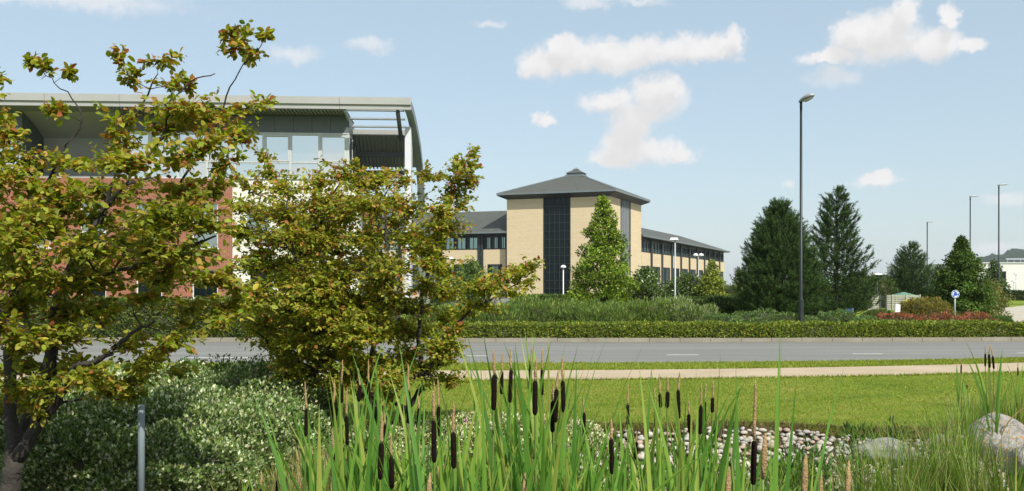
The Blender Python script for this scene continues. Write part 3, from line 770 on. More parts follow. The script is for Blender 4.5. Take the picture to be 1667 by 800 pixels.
def shrub(name, label, cat, c, r, n, L, W, cols, w=None, m=None, group=None, up=0.5, tmpl=KITE, depth=0.25, core=True, front=True, lump=0.35, freq=2.2):
    """a mound of small leaves over a twiggy core"""
    root = thing(name, label, cat, tuple(c), group); seed = random.uniform(5, 40)
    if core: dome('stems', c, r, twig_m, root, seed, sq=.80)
    d = rvec(int(n * 1.6)); d[:, 2] = np.abs(d[:, 2]) * 1.0 - .05
    if front: d = d[(d[:, 1] < .55)]
    d = d[:n]; n = len(d)
    shp = np.stack([d[:, 0], d[:, 1], d[:, 2]], -1)
    h = np.sqrt(np.clip(d[:, 0] ** 2 + d[:, 1] ** 2, 0, 1)); g = np.where(h > 1e-3, h ** .6 / np.maximum(h, 1e-3), 1)
    shp[:, 0] *= g; shp[:, 1] *= g
    q = (1 - lump / 2 + lump * vnoise(d * freq + seed) + lump * .5 * (vnoise(d * freq * 3 + seed) - .5))
    q = q * (1 - depth * rng.random(n) ** 2)
    pos = np.array(c) + shp * np.array(r) * q[:, None]
    pos[:, 2] = np.maximum(pos[:, 2], c[2] + .01)
    ax = unit(d + rvec(n) * .7 + np.array([0, 0, up])); nr = unit(d + rvec(n) * .6)
    leaf_obj('foliage', pos, ax, nr, L * rng.uniform(.6, 1.3, n), W * rng.uniform(.7, 1.3, n), palette(n, cols, w), m or lf, root, tmpl, 'stuff')
    return root

def hedge(name, label, fa, x0, x1, depth, h, n, L, W, cols, w=None, group=None, m=None, rag=0.06, base=0.0, toprag=None):
    root = thing(name, label, 'hedge', ((x0 + x1) / 2, fa((x0 + x1) / 2), base), group)
    X = np.linspace(x0, x1, 90); vs = []; fs = []
    pr = [(.12, 0), (.06, h * .5), (.10, h - .10), (.3, h - .07), (depth - .3, h - .07), (depth - .1, h - .1), (depth - .1, 0)]
    for x in X:
        for (d, z) in pr:
            k = .06 * (vnoise(np.array([[x * 2 + 60, d * 2 + 3, z * 3 + 2]]))[0] - .5)
            vs.append((x, fa(x) + d + k, base + max(0, z + k * (z > 0))))
    k = len(pr)
    for i in range(len(X) - 1):
        for j in range(k - 1): fs.append((i * k + j, i * k + j + 1, (i + 1) * k + j + 1, (i + 1) * k + j))
    fs.append(tuple(range(k))); fs.append(tuple((len(X) - 1) * k + j for j in range(k - 1, -1, -1)))
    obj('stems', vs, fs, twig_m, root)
    # leaves: front, top, ends
    nf = int(n * .5); nt_ = n - nf
    xf = rng.uniform(x0, x1, nf); zf = h * rng.random(nf) ** .8
    bul = .10 * (vnoise(np.stack([xf * 1.1 + 80, zf * 3, xf * 0 + 4], -1)) - .5)
    yf = np.array([fa(a) for a in xf]) + bul + rng.random(nf) ** 2 * .12 + .06 * (zf / h) ** 3
    pf = np.stack([xf, yf, base + zf], -1); df = np.tile(np.array([0, -1, .25]), (nf, 1))
    xt = rng.uniform(x0, x1, nt_); dt = rng.random(nt_) * depth
    lift = rag * (vnoise(np.stack([xt * 1.3 + 80, dt * 2, xt * 0 + 9], -1)) - .5) * 2 + rag * (vnoise(np.stack([xt * 5 + 80, dt * 5, xt * 0 + 29], -1)) - .5)
    zt = base + h - .05 + lift + .05 * rng.random(nt_) ** 2
    pt = np.stack([xt, np.array([fa(a) for a in xt]) + dt, zt], -1); dtp = np.tile(np.array([0, -.15, 1.0]), (nt_, 1))
    pos = np.concatenate([pf, pt]); dn = np.concatenate([df, dtp])
    ax = unit(dn * .6 + rvec(n) * .8 + np.array([0, 0, .4])); nr = unit(dn + rvec(n) * .6)
    leaf_obj('foliage', pos, ax, nr, L * rng.uniform(.6, 1.3, n), W * rng.uniform(.7, 1.3, n), palette(n, cols, w), m or lf, root, KITE, 'stuff')
    return root

HEDGE = [(.095, .14, .018), (.145, .185, .022), (.20, .215, .03), (.06, .095, .016)]
hedge('low_hedge', 'low clipped green hedge running along the far kerb of the road', lambda x: far_road(x) + .16, -3.4, 26, 1.3, .50, 52000, .075, .045, HEDGE)
hedge('tall_hedge', 'taller dark green hedge before the red brick and white office', lambda x: far_road(x) + .2, -26, -3.5, 1.9, 1.22, 52000, .085, .05, [(.06, .095, .018), (.09, .125, .024), (.125, .155, .04), (.04, .065, .014)], rag=.1)
hedge('car_park_hedge', 'dark green hedge at the foot of the buff brick tower', lambda x: 62 + .05 * x, 0, 16, 1.5, .98, 9000, .17, .10, [(.05, .085, .018), (.075, .115, .02), (.10, .14, .03)])
hedge('car_park_hedge', 'dark green hedge below the long right wing with gable roof', lambda x: 52 + .03 * x, 9, 17.5, 1.4, .95, 8000, .15, .09, [(.04, .07, .016), (.06, .095, .02), (.085, .12, .03)])
hedge('warehouse_hedge', 'dark hedge at the foot of the white flat roofed building', lambda x: 108, PX(1612, 108), PX(1612, 108) + 22, 2, .95, 6000, .25, .14, [(.03, .05, .014), (.045, .07, .018)], base=-.6 + .6)

# grey-green feathery shrubs behind the low hedge
GREY = [(.12, .185, .038), (.165, .23, .055), (.22, .275, .08), (.08, .135, .03)]
i = 0
for (x, y, D, rx) in ((812, 496, 34, 1.0), (858, 490, 35, 1.2), (905, 489, 36, 1.2), (950, 494, 35, 1.1), (985, 498, 34, .9), (1022, 491, 36, 1.15), (1062, 488, 36, 1.1), (1098, 490, 36, 1.0), (1130, 497, 35, .8), (760, 500, 35, 1.2), (712, 500, 36, 1.2)):
    z = PZ(y, D); c = (PX(x, D), D, 0)
    pale = x > 1080
    shrub('feathery_shrub', 'feathery shrub tipped with pale cream flowers behind the clipped hedge' if pale else 'feathery grey green shrub behind the low clipped hedge, before the tower', 'shrub', c, (rx, .9, z / 1.02), 5200, .17, .026,
          GREY + [(.42, .42, .30)] if pale else GREY, [.2, .25, .25, .15, .15] if pale else None, lf_thin, 'pale tipped shrubs behind the low hedge' if pale else 'grey green shrubs behind the low hedge', up=1.0, depth=.35, lump=.5, freq=3.2)
# low rounded mounds around the big lamp post
MOUND = [(.075, .13, .035), (.11, .17, .048), (.16, .22, .07), (.05, .09, .025)]
for (x, y, D, rx) in ((1185, 515, 33, .75), (1215, 512, 34, .8), (1246, 514, 33, .7), (1278, 515, 33, .7), (1322, 517, 33, .45), (1345, 515, 33.4, .5), (1378, 513, 34, .6), (1408, 516, 33.5, .55), (1160, 518, 33, .55), (1395, 519, 32.6, .4), (1232, 520, 32.3, .5), (1200, 521, 32.2, .5)):
    c = (PX(x, D), D, 0)
    shrub('dwarf_shrub', 'tight rounded blue green dwarf shrub beside the tall lamp post', 'shrub', c, (rx * .8, .5, PZ(y, D) * random.uniform(1.0, 1.35)), 2800, .065, .03, MOUND, None, lf, 'rounded dwarf shrubs behind the low hedge', up=.3, depth=.12, lump=.3)
for (x, y, D, rx) in ((1352, 514, 35, .5), (1300, 512, 35, .6)):
    shrub('bronze_shrub', 'dark purple brown shrub under the pines', 'shrub', (PX(x, D), D, 0), (rx, .5, PZ(y, D)), 1600, .07, .04, [(.06, .05, .03), (.05, .07, .025), (.09, .06, .035)], None, lf, 'bronze shrubs under the pines')
# red planting bed
RED = [(.28, .085, .05), (.20, .065, .04), (.32, .15, .08), (.09, .09, .03), (.06, .085, .022)]
for k, (x, y, D, rx) in enumerate(((1428, 516, 35, .6), (1450, 511, 36, .7), (1480, 512, 36, .7), (1508, 514, 36, .7), (1535, 513, 36.5, .7), (1562, 514, 36.5, .7), (1588, 511, 37, .7), (1610, 515, 37, .55))):
    shrub('red_shrub', 'red leaved barberry shrub in the bed behind the low hedge', 'shrub', (PX(x, D), D, 0), (rx * .85, .6, PZ(y, D) * (.85, 1.08, .92, .9, 1.1, .85, 1.02, .8)[k]), 2400, .08, .045, RED, [.3, .22, .18, .15, .15], lf, 'red shrubs behind the low hedge', up=.8, lump=.5, freq=3)
for k, (x, y, D, rx) in enumerate(((1440, 521, 34, .5), (1470, 520, 34, .6), (1505, 522, 34, .6), (1545, 522, 34, .6))):
    shrub('bed_shrub', 'dark green shrub at the foot of the red barberry bushes', 'shrub', (PX(x, D), D, 0), (rx, .4, PZ(y, D)), 1500, .07, .04, [(.05, .07, .02), (.08, .10, .025), (.12, .09, .03)], None, lf, 'dark shrubs before the red ones')
YEL = [(.14, .14, .03), (.19, .17, .035), (.10, .115, .025), (.20, .13, .035)]
shrub('golden_shrub', 'wide olive gold mound shrub behind the red barberry bed', 'shrub', (PX(1510, 42), 42, 0), (1.3, 1.0, PZ(486, 42)), 9000, .08, .045, YEL, None, lf, None, up=.6)
shrub('green_shrub', 'loose pale green shrub between the timber screen and golden mound', 'shrub', (PX(1430, 44), 44, 0), (.8, .6, PZ(504, 44)), 3000, .10, .04, [(.08, .11, .03), (.12, .15, .045)], None, lf, None, up=.9)
shrub('green_shrub', 'bright green round bush at the bend of the pale side road', 'shrub', (PX(1623, 44.5), 44.5, 0), (.6, .6, PZ(515, 44.5)), 2200, .08, .05, [(.06, .11, .025), (.09, .15, .04)], None, lf)
for (x, y, D, rx, lab) in ((1165, 488, 48, 1.6, 'dark rounded bush below the far end of the right wing'), (1448, 452, 82, 3.4, 'dark leafy thicket behind the timber screen beside the pines'), (1412, 440, 74, 2.4, 'tall dark bush joining the pines to the thicket'), (1545, 470, 100, 3, 'distant dark bush behind the oval tree'), (1206, 466, 150, 4, 'far hazy bush line between the right wing and the big pine'), (1225, 462, 160, 6, 'far tree clump hidden behind the big pine'), (1430, 458, 170, 9, 'far tree clump behind the dark thicket'), (1510, 462, 220, 9, 'far low wood beyond the red brick annexe')):
    shrub('bush', lab, 'bush', (PX(x, D), D, 0), (rx, 1.2, PZ(y, D)), 5500, .17, .11, [(.035, .06, .014), (.055, .085, .02), (.08, .11, .028)], None, lf, None, lump=.5, freq=3)

# ---- broadleaf trees in the middle distance
def broadleaf(name, label, base, h, prof, n, L, W, cols, w=None, group=None, nclump=60, trunk_r=.08, clump=(.3, .55), bare=.12, mt=None):
    root = thing(name, label, 'tree', tuple(base), group)
    b = np.array(base, float)
    lean = rng.normal(0, .02, 2)
    pts = [b + np.array([lean[0] * t * h, lean[1] * t * h, t * h * .93]) for t in np.linspace(0, 1, 7)]
    v, f = tube(pts, list(np.linspace(trunk_r, trunk_r * .15, 7)), 7); tr = obj('trunk', v, f, bark, root, True)
    cents = []; rad = []; mbv = MB()
    for k in range(nclump):
        t = bare + (1 - bare) * (k + .5) / nclump
        r = np.interp(t, [p[0] for p in prof], [p[1] for p in prof])
        th = k * 2.4 + rng.normal(0, .3); q = r * math.sqrt(rng.uniform(.12, 1.0)) * rng.uniform(.75, 1.08)
        cr = rng.uniform(*clump) * min(1.0, .35 + .65 * r / max(p[1] for p in prof))
        c = b + np.array([math.cos(th) * q, math.sin(th) * q, t * h - cr * .3])
        cents.append(c); rad.append(cr)
        tb = max(.05, t - .12 - .18 * q / max(r, .1)); a = b + np.array([lean[0] * tb * h, lean[1] * tb * h, tb * h * .93])
        mid = (a + c) / 2 + np.array([0, 0, -.04 * h * .3])
        mbv.tube([a, mid, c], [trunk_r * .35, trunk_r * .22, trunk_r * .08], 4)
    mbv.build('limbs', bark, tr, True)
    cents = np.array(cents); rad = np.array(rad)
    wgt = rad ** 2 / np.sum(rad ** 2); ii = rng.choice(nclump, n, p=wgt)
    d = rvec(n); rr = rad[ii] * (rng.random(n) ** .45)
    pos = cents[ii] + d * rr[:, None] * np.array([1.1, 1.1, .75])
    pos[:, 2] = np.maximum(pos[:, 2], b[2] + .15)
    ax = unit(d + rvec(n) * .8 + np.array([0, 0, -.1])); nr = unit(d * .6 + rvec(n) * .7 + np.array([0, 0, .5]))
    tone = (1 + .22 * rng.normal(size=nclump))[ii][:, None]
    leaf_obj('crown', pos, ax, nr, L * rng.uniform(.6, 1.3, n), W * rng.uniform(.7, 1.3, n), np.clip(palette(n, cols, w) * np.clip(tone, .6, 1.5), .004, 1), mt or lf, root, KITE, 'stuff')
    return root
GREEN = [(.11, .17, .018), (.15, .21, .022), (.20, .25, .03), (.075, .125, .016)]
D = 52; broadleaf('maple_tree', 'bright green pyramidal tree standing before the buff tower', (PX(982, D), D, 0), PZ(320, D), [(0, .5), (.1, 1.2), (.25, 1.7), (.42, 1.65), (.5, 1.15), (.62, 1.0), (.72, .95), (.84, .6), (.93, .4), (1, .1)], 15000, .15, .095, GREEN, nclump=120, clump=(.24, .52))
D = 58; broadleaf('small_tree', 'dark leafy tree with white blossom flecks between maple and lamp', (PX(1052, D), D, 0), PZ(436, D), [(0, .8), (.3, 1.5), (.7, 1.2), (1, .3)], 8000, .14, .09, [(.05, .085, .02), (.075, .115, .026), (.10, .14, .035), (.4, .42, .36)], [.36, .36, .24, .04], nclump=60, clump=(.35, .6))
D = 55; broadleaf('small_tree', 'dense dark green tree beside the double headed lamp', (PX(1118, D), D, 0), PZ(446, D), [(0, .8), (.3, 1.3), (.7, 1.1), (1, .3)], 8500, .13, .08, [(.045, .08, .018), (.065, .105, .024), (.09, .13, .03), (.4, .42, .36)], [.36, .36, .24, .04], nclump=60, clump=(.35, .6))
D = 54; broadleaf('small_tree', 'yellow green young tree under the end of the right wing', (PX(1160, D), D, 0), PZ(424, D), [(0, .5), (.3, .8), (.6, .65), (1, .1)], 6000, .13, .08, [(.11, .15, .022), (.15, .185, .03), (.19, .21, .04)], nclump=50, clump=(.25, .42))
D = 70; broadleaf('small_tree', 'rounded green tree in front of the left wing windows', (PX(766, D), D, 0), PZ(424, D), [(0, .7), (.3, 1.3), (.7, 1.2), (1, .4)], 6500, .16, .10, [(.06, .105, .022), (.085, .135, .03), (.11, .16, .04)], nclump=50, clump=(.4, .65))
D = 72; broadleaf('small_tree', 'small dark conical tree by the lower left wing window', (PX(716, D), D, 0), PZ(438, D), [(0, .7), (.3, .8), (.7, .4), (1, .05)], 4500, .12, .05, [(.035, .075, .025), (.05, .095, .03)], nclump=40, clump=(.25, .4))
D = 47; broadleaf('oval_tree', 'dense dark green conical hornbeam by the blue roundabout sign', (PX(1566, D), D, 0), PZ(386, D), [(0, 1.2), (.15, 1.35), (.35, 1.4), (.55, 1.15), (.75, .72), (.86, .35), (.93, .2), (1, .06)], 24000, .12, .075, [(.035, .07, .012), (.055, .095, .016), (.08, .125, .022)], nclump=190, clump=(.24, .42), bare=.04)
D = 49; broadleaf('small_tree', 'light green loose tree leaning out beside the conical hornbeam', (PX(1612, D), D, 0), PZ(455, D), [(0, .6), (.3, .85), (.7, .7), (1, .2)], 3800, .12, .06, [(.10, .125, .025), (.13, .15, .035), (.15, .13, .04)], nclump=36, clump=(.25, .42))
D = 85; broadleaf('small_tree', 'sparse dark tree in front of the white flat roofed building', (PX(1618, D), D, 0), PZ(424, D), [(0, .5), (.4, 1.1), (.7, .9), (1, .1)], 3200, .2, .12, [(.04, .07, .02), (.06, .095, .026)], nclump=34, clump=(.3, .5), bare=.3)
D = 120; broadleaf('small_tree', 'slim dark cypress beyond the grey lamp post', (PX(1527, D), D, 0), PZ(430, D), [(0, .4), (.5, .5), (1, .05)], 1500, .2, .1, [(.03, .05, .016)], nclump=16, clump=(.3, .45), bare=.02)
D = 60; broadleaf('small_tree', 'pale young tree between the right wing and the big pine', (PX(1205, D), D, 0), PZ(437, D), [(0, .3), (.5, .5), (1, .1)], 1500, .14, .08, [(.13, .15, .05), (.17, .18, .07)], nclump=18, clump=(.2, .34), bare=.4)

# ---- pines
def pine(name, label, base, h, prof, whorls, per, shoots, cols, open_=1.0, sh=(.28, .5)):
    root = thing(name, label, 'tree', tuple(base), 'pine trees right of the tower')
    b = np.array(base, float)
    v, f = tube([b + np.array([0, 0, t * h * .97]) for t in np.linspace(0, 1, 8)], list(np.linspace(.11, .02, 8)), 8); tr = obj('trunk', v, f, bark, root, True)
    limb = MB(); S = []; A = []; LL = []
    for k in range(whorls):
        t = .03 + .95 * k / (whorls - 1)
        r = np.interp(t, [p[0] for p in prof], [p[1] for p in prof])
        for j in range(per if t < .85 else max(3, per - 3)):
            th = 2 * math.pi * (j + rng.random() * .6) / per + k * 1.1
            l = r * rng.uniform(.72, 1.08); rise = l * (.30 + .5 * t) * rng.uniform(.7, 1.3)
            a = b + np.array([0, 0, max(.05, t * h - rise * .6)])
            dirv = np.array([math.cos(th), math.sin(th), 0])
            m1 = a + dirv * l * .55 + np.array([0, 0, rise * .3]); e = a + dirv * l + np.array([0, 0, rise])
            limb.tube([a, m1, e], [.028, .018, .008], 4)
            ns = int(shoots * (.35 + l / max(p[1] for p in prof)))
            for q in range(ns):
                u = rng.uniform(.22, 1.0) ** .7
                p0 = (a * (1 - u) ** 2 + 2 * u * (1 - u) * m1 + u * u * e)
                sd = np.cross(dirv, [0, 0, 1]) * rng.normal(0, .75) * l * .30 * (1.15 - u * .55)
                p1 = p0 + sd + np.array([0, 0, abs(rng.normal(0, .05)) - .03])
                if p1[2] < b[2] + .05: continue
                S.append(p1); A.append(unit(dirv * .55 + sd * .4 + np.array([0, 0, .75]) + rng.normal(0, .22, 3))); LL.append(rng.uniform(*sh))
    S.append(b + np.array([0, 0, h * .93])); A.append(np.array([0, 0, 1.0])); LL.append(.07 * h)
    limb.build('limbs', bark, tr, True)
    S = np.array(S); A = np.array(A); LL = np.array(LL); n = len(S); K = 44
    u = rng.random((n, K)); pos = S[:, None, :] + A[:, None, :] * (u * LL[:, None])[..., None]
    ax = unit(A[:, None, :] * .75 + rvec(n * K).reshape(n, K, 3) * .75)
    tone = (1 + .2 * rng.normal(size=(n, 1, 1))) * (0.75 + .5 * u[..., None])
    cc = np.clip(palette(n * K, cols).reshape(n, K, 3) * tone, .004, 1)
    nk = n * K
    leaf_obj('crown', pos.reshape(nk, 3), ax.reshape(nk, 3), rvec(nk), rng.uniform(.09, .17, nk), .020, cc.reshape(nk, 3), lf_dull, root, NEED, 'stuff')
    return root
PINE = [(.022, .046, .014), (.034, .064, .018), (.06, .098, .026)]
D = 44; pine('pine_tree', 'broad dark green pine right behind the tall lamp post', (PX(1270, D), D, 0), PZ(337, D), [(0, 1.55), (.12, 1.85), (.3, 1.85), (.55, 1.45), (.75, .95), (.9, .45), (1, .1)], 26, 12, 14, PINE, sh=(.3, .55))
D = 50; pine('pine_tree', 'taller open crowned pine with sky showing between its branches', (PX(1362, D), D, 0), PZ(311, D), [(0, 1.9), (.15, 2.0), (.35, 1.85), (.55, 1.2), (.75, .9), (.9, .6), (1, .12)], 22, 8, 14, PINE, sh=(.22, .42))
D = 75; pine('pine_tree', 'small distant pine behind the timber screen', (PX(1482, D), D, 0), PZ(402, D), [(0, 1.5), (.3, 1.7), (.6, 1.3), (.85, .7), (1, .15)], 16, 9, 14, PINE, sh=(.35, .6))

# ---- the two near ironwood trees
PALE = dict(cols=[(.17, .20, .022), (.23, .245, .028), (.30, .27, .042), (.32, .20, .045), (.28, .11, .04), (.11, .15, .018)], w=[.30, .30, .16, .06, .02, .16])
leaf_variants = {}
def ironwood(name, label, D0, stems, pads, depth, leaf, spray, seed, dens, rlow):
    rs = np.random.default_rng(seed)
    base = P(*stems[0][0][:2], D0 + stems[0][0][2]); 
    root = thing(name, label, 'tree', (base[0], base[1], 0), None)
    nodes = []; rad = []
    for si, st in enumerate(stems):
        pts = [P(x, y, D0 + dz) for (x, y, dz, r) in st]; rr = [r for *_, r in st]
        # smooth
        fine = []; fr_ = []
        for i in range(len(pts) - 1):
            p0 = pts[max(i - 1, 0)]; p1 = pts[i]; p2 = pts[i + 1]; p3 = pts[min(i + 2, len(pts) - 1)]
            for t in np.linspace(0, 1, 6, endpoint=False):
                fine.append(.5 * ((2 * p1) + (-p0 + p2) * t + (2 * p0 - 5 * p1 + 4 * p2 - p3) * t * t + (-p0 + 3 * p1 - 3 * p2 + p3) * t ** 3)); fr_.append(rr[i] * (1 - t) + rr[i + 1] * t)
        fine.append(pts[-1]); fr_.append(rr[-1])
        fine = [p + rs.normal(0, .008, 3) * (D0 / 8) for p in fine]
        v, f = tube(fine, fr_, 8 if si < 4 else 6); obj('trunk' if si == 0 else 'limb', v, f, bark, root, True)
        nodes += fine; rad += fr_
    nodes = [np.array(p) for p in nodes]
    # pads in order of distance from the base
    C = []
    for (x, y, rx, ry, *o) in pads:
        dz = o[0] if o else rs.uniform(-depth, depth) * min(1.0, rx / 45)
        C.append((P(x, y, D0 + dz), rx / F * D0, ry / F * D0))
    C.sort(key=lambda c: np.linalg.norm(c[0] - base))
    tw = MB(); pos = []; ax = []; nr = []; ls = []
    for (c, rx, ry) in C:
        arr = np.array(nodes); dist = np.linalg.norm(arr - c, axis=1) + .6 * np.maximum(0, arr[:, 2] - c[2])
        k = int(np.argmin(dist)); a = arr[k]
        mid = a * .45 + c * .55 + np.array([0, 0, .10 * np.linalg.norm(c - a)]) + rs.normal(0, .02, 3)
        q1 = a * .75 + mid * .25; q2 = mid * .6 + c * .4
        r0 = min(rad[k] * .7, .011 * D0 / 8)
        path = [a, q1, mid, q2, c]; rr = [r0, r0 * .85, r0 * .7, r0 * .55, r0 * .4]
        tw.tube(path, rr, 5); nodes += path[2:]; rad += rr[2:]
        ntw = max(5, int(dens * rx * ry / .0009)); ntw = min(ntw, 120); away = unit(c - base + np.array([0, 0, .2]))
        for q in range(ntw):
            d = unit(rs.normal(size=3) + away * .7); e = c + d * np.array([rx, min(rx, depth * .8) * .9, ry]) * rs.uniform(.4, 1.7)
            if q < 3:                                                   # long feathery sprays running out along the limb
                e = c + unit(away * np.array([1, 1, .55]) + rs.normal(0, .35, 3) * np.array([1, 1, .5])) * rx * rs.uniform(1.2, 2.1); e[2] = min(e[2], c[2] + ry * 1.9)
            s0 = c + (e - c) * rs.uniform(0, .25); mm = (s0 + e) / 2 + np.array([0, 0, rs.uniform(0, .03)])
            tw.tube([s0, mm, e], [r0 * .32, r0 * .25, r0 * .15], 3, False)
            nl = rs.integers(9, 16) if spray else rs.integers(9, 15)
            if q < 3: nl = int(nl * 1.5)
            for j in range(nl):
                t = (j + .6) / nl; pt = s0 * (1 - t) ** 2 + 2 * t * (1 - t) * mm + t * t * e
                out = unit(e - s0); sd = np.cross(out, [0, 0, 1.0]) * (1 if j % 2 else -1)
                pos.append(pt + rs.normal(0, .012, 3)); ax.append(unit(out * .5 + sd * .7 + np.array([0, 0, -.25]) + rs.normal(0, .4, 3)))
                nr.append(unit(np.array([0, 0, 1.0]) + rs.normal(0, .55, 3))); ls.append(leaf * rs.uniform(.55, 1.2))
    tw.build('twigs', bark, root)['kind'] = 'stuff'
    pos = np.array(pos); ax = np.array(ax); nr = np.array(nr); ls = np.array(ls); n = len(pos)
    w = np.array(PALE['w'], float)
    cols = palette(n, PALE['cols'], w / w.sum(), .16)
    hi = np.clip((pos[:, 2] - rlow) / 1.4, 0, 1)                          # orange-brown leaves are commoner higher in the crown
    red = rng.random(n) < .03 + .13 * hi
    cols[red] = palette(int(red.sum()), [(.30, .15, .04), (.27, .10, .04), (.33, .21, .05)], None, .15)
    # the 300 leaves nearest to the viewer's side are single parts; the rest is one mass
    near_i = np.argsort(pos[:, 1] - ls * 4)[:300]; rest = np.setdiff1d(np.arange(n), near_i)
    leaf_obj('crown', pos[rest], ax[rest], nr[rest], ls[rest], ls[rest] * .62, cols[rest], leaf_mat('ironwood leaf', .45, .5), root, OVAL, 'stuff')
    lm = leaf_mat('ironwood single leaf', .45, .5, [(.12, .17, .02), (.20, .245, .025), (.24, .27, .03), (.28, .30, .035), (.36, .32, .05), (.38, .22, .055)])
    if 'lf' not in leaf_variants:
        leaf_variants['lf'] = raw_mesh('leaf', OVAL[0] * np.array([.62, 1, 1]), OVAL[1], lm)
    me = leaf_variants['lf']; ro = Vector(root.location)
    for i in near_i:
        o = bpy.data.objects.new('leaf', me); link(o, root)
        a = Vector(ax[i]).normalized(); s = a.cross(Vector(nr[i])).normalized(); nn = s.cross(a)
        M_ = Matrix((s, a, nn)).transposed().to_4x4(); M_ = Matrix.Translation(Vector(pos[i]) - ro) @ M_ @ Matrix.Scale(float(ls[i]), 4)
        o.matrix_local = M_
    return n
T1_stems = [
    [(6, 858, 0, .085), (14, 800, 0, .075), (24, 750, 0, .065), (20, 690, .05, .05), (16, 610, .1, .042), (20, 500, .15, .032), (48, 350, .2, .022), (55, 255, .2, .010)],
    [(26, 748, 0, .055), (55, 700, -.05, .045), (78, 640, -.1, .040), (84, 560, -.1, .036), (98, 470, -.05, .028), (150, 375, 0, .020), (205, 300, .05, .014), (262, 222, .05, .009), (290, 150, 0, .006), (350, 118, 0, .004)],
    [(45, 718, 0, .032), (100, 645, -.2, .026), (120, 600, -.25, .022), (165, 585, -.3, .018), (205, 550, -.3, .014), (250, 525, -.3, .007)],
    [(20, 760, .1, .05), (60, 640, .3, .04), (90, 540, .4, .034), (120, 440, .4, .024), (180, 400, .4, .016), (270, 330, .45, .012), (345, 215, .4, .008), (380, 130, .3, .005), (428, 70, .25, .003)],
    [(120, 440, .4, .02), (170, 340, .3, .015), (200, 240, .2, .010), (235, 165, .15, .007), (255, 120, .1, .004)],
    [(55, 340, .2, .012), (100, 250, .3, .010), (135, 190, .3, .007), (90, 135, .3, .004), (52, 106, .3, .002)],
    [(98, 470, -.05, .018), (180, 445, -.3, .013), (280, 410, -.5, .010), (350, 385, -.6, .006)],
    [(84, 560, -.1, .02), (40, 540, -.4, .014), (0, 500, -.6, .010), (-60, 440, -.7, .006)],
]
T1_pads = [(430,62,9,7,.25),(385,80,30,20,.3),(405,100,18,10,.3),(372,60,10,8,.3),(200,100,15,16,.1),(250,105,35,9,.1),(215,132,30,11,.1),(272,142,24,11,.1),(305,146,12,6,.1),(75,118,18,9,.3),(52,104,4,4,.3),(110,122,6,4,.3),(3,130,8,13,0),(78,184,22,9,.2),(100,190,8,8,.2),
    (290,182,50,16),(345,195,50,18),(410,175,30,9,.3),(195,205,30,14),(270,215,50,22),(195,240,30,16),(330,240,40,22),(380,225,36,16,.3),(350,275,30,14),
    (20,225,24,24),(30,262,34,16),(110,272,50,16),(200,275,60,22),(290,262,50,20),(5,200,12,24),
    (60,312,60,20),(170,315,70,22),(280,312,60,18),(340,318,30,14),(40,352,60,22),(150,362,80,22),(260,355,70,22),(330,375,50,20),
    (30,402,50,26),(130,412,70,26),(230,412,70,26),(320,425,60,20),(40,452,50,26),(140,462,70,22),(250,462,60,18),(340,458,50,20),(375,470,25,14),
    (30,502,40,26),(115,512,50,22),(215,492,40,13),(300,505,45,13),(368,505,40,18),(20,557,40,22),(75,562,36,22),(205,562,40,20),(290,532,38,11),(350,528,34,11),
    (40,602,36,22),(105,612,38,16),(225,592,34,20),(165,640,34,14),(212,622,40,14),(275,608,40,8),(30,642,36,20),(60,662,30,16),(205,652,20,8),
    (-30,300,60,40),(-40,420,60,50),(-40,540,60,40),(-30,190,30,20),(60,380,60,30,.6),(150,440,60,30,.7),(100,340,60,30,.7),(240,380,60,30,.7),(60,480,50,30,.6),(300,345,50,24,.7)]
def in_poly(x, y, poly):
    c = False; j = len(poly) - 1
    for i in range(len(poly)):
        (xi, yi), (xj, yj) = poly[i], poly[j]
        if (yi > y) != (yj > y) and x < (xj - xi) * (y - yi) / (yj - yi) + xi: c = not c
        j = i
    return c
def fill_pads(poly, n, rx, ry, seed, skip=()):
    r_ = random.Random(seed); out = []
    xs_ = [p[0] for p in poly]; ys_ = [p[1] for p in poly]
    while len(out) < n:
        x, y = r_.uniform(min(xs_), max(xs_)), r_.uniform(min(ys_), max(ys_))
        if in_poly(x, y, poly) and not any(abs(x - a) < c and abs(y - b) < d for a, b, c, d in skip): out.append((x, y, r_.uniform(*rx), r_.uniform(*ry)))
    return out
T1_pads += fill_pads([(-60, 290), (60, 300), (270, 295), (330, 360), (385, 430), (385, 500), (300, 530), (260, 590), (200, 640), (60, 680), (-60, 680)], 50, (28, 50), (11, 18), 11, [(250, 500, 75, 35), (120, 650, 40, 30), (150, 560, 30, 25), (340, 360, 45, 50), (350, 440, 30, 25)])
n1 = ironwood('ironwood_tree', 'multi stemmed tree with olive and bronze leaves over the grey post', 7.0, T1_stems, T1_pads, .75, .055, True, 3, 1.25, 1.7)
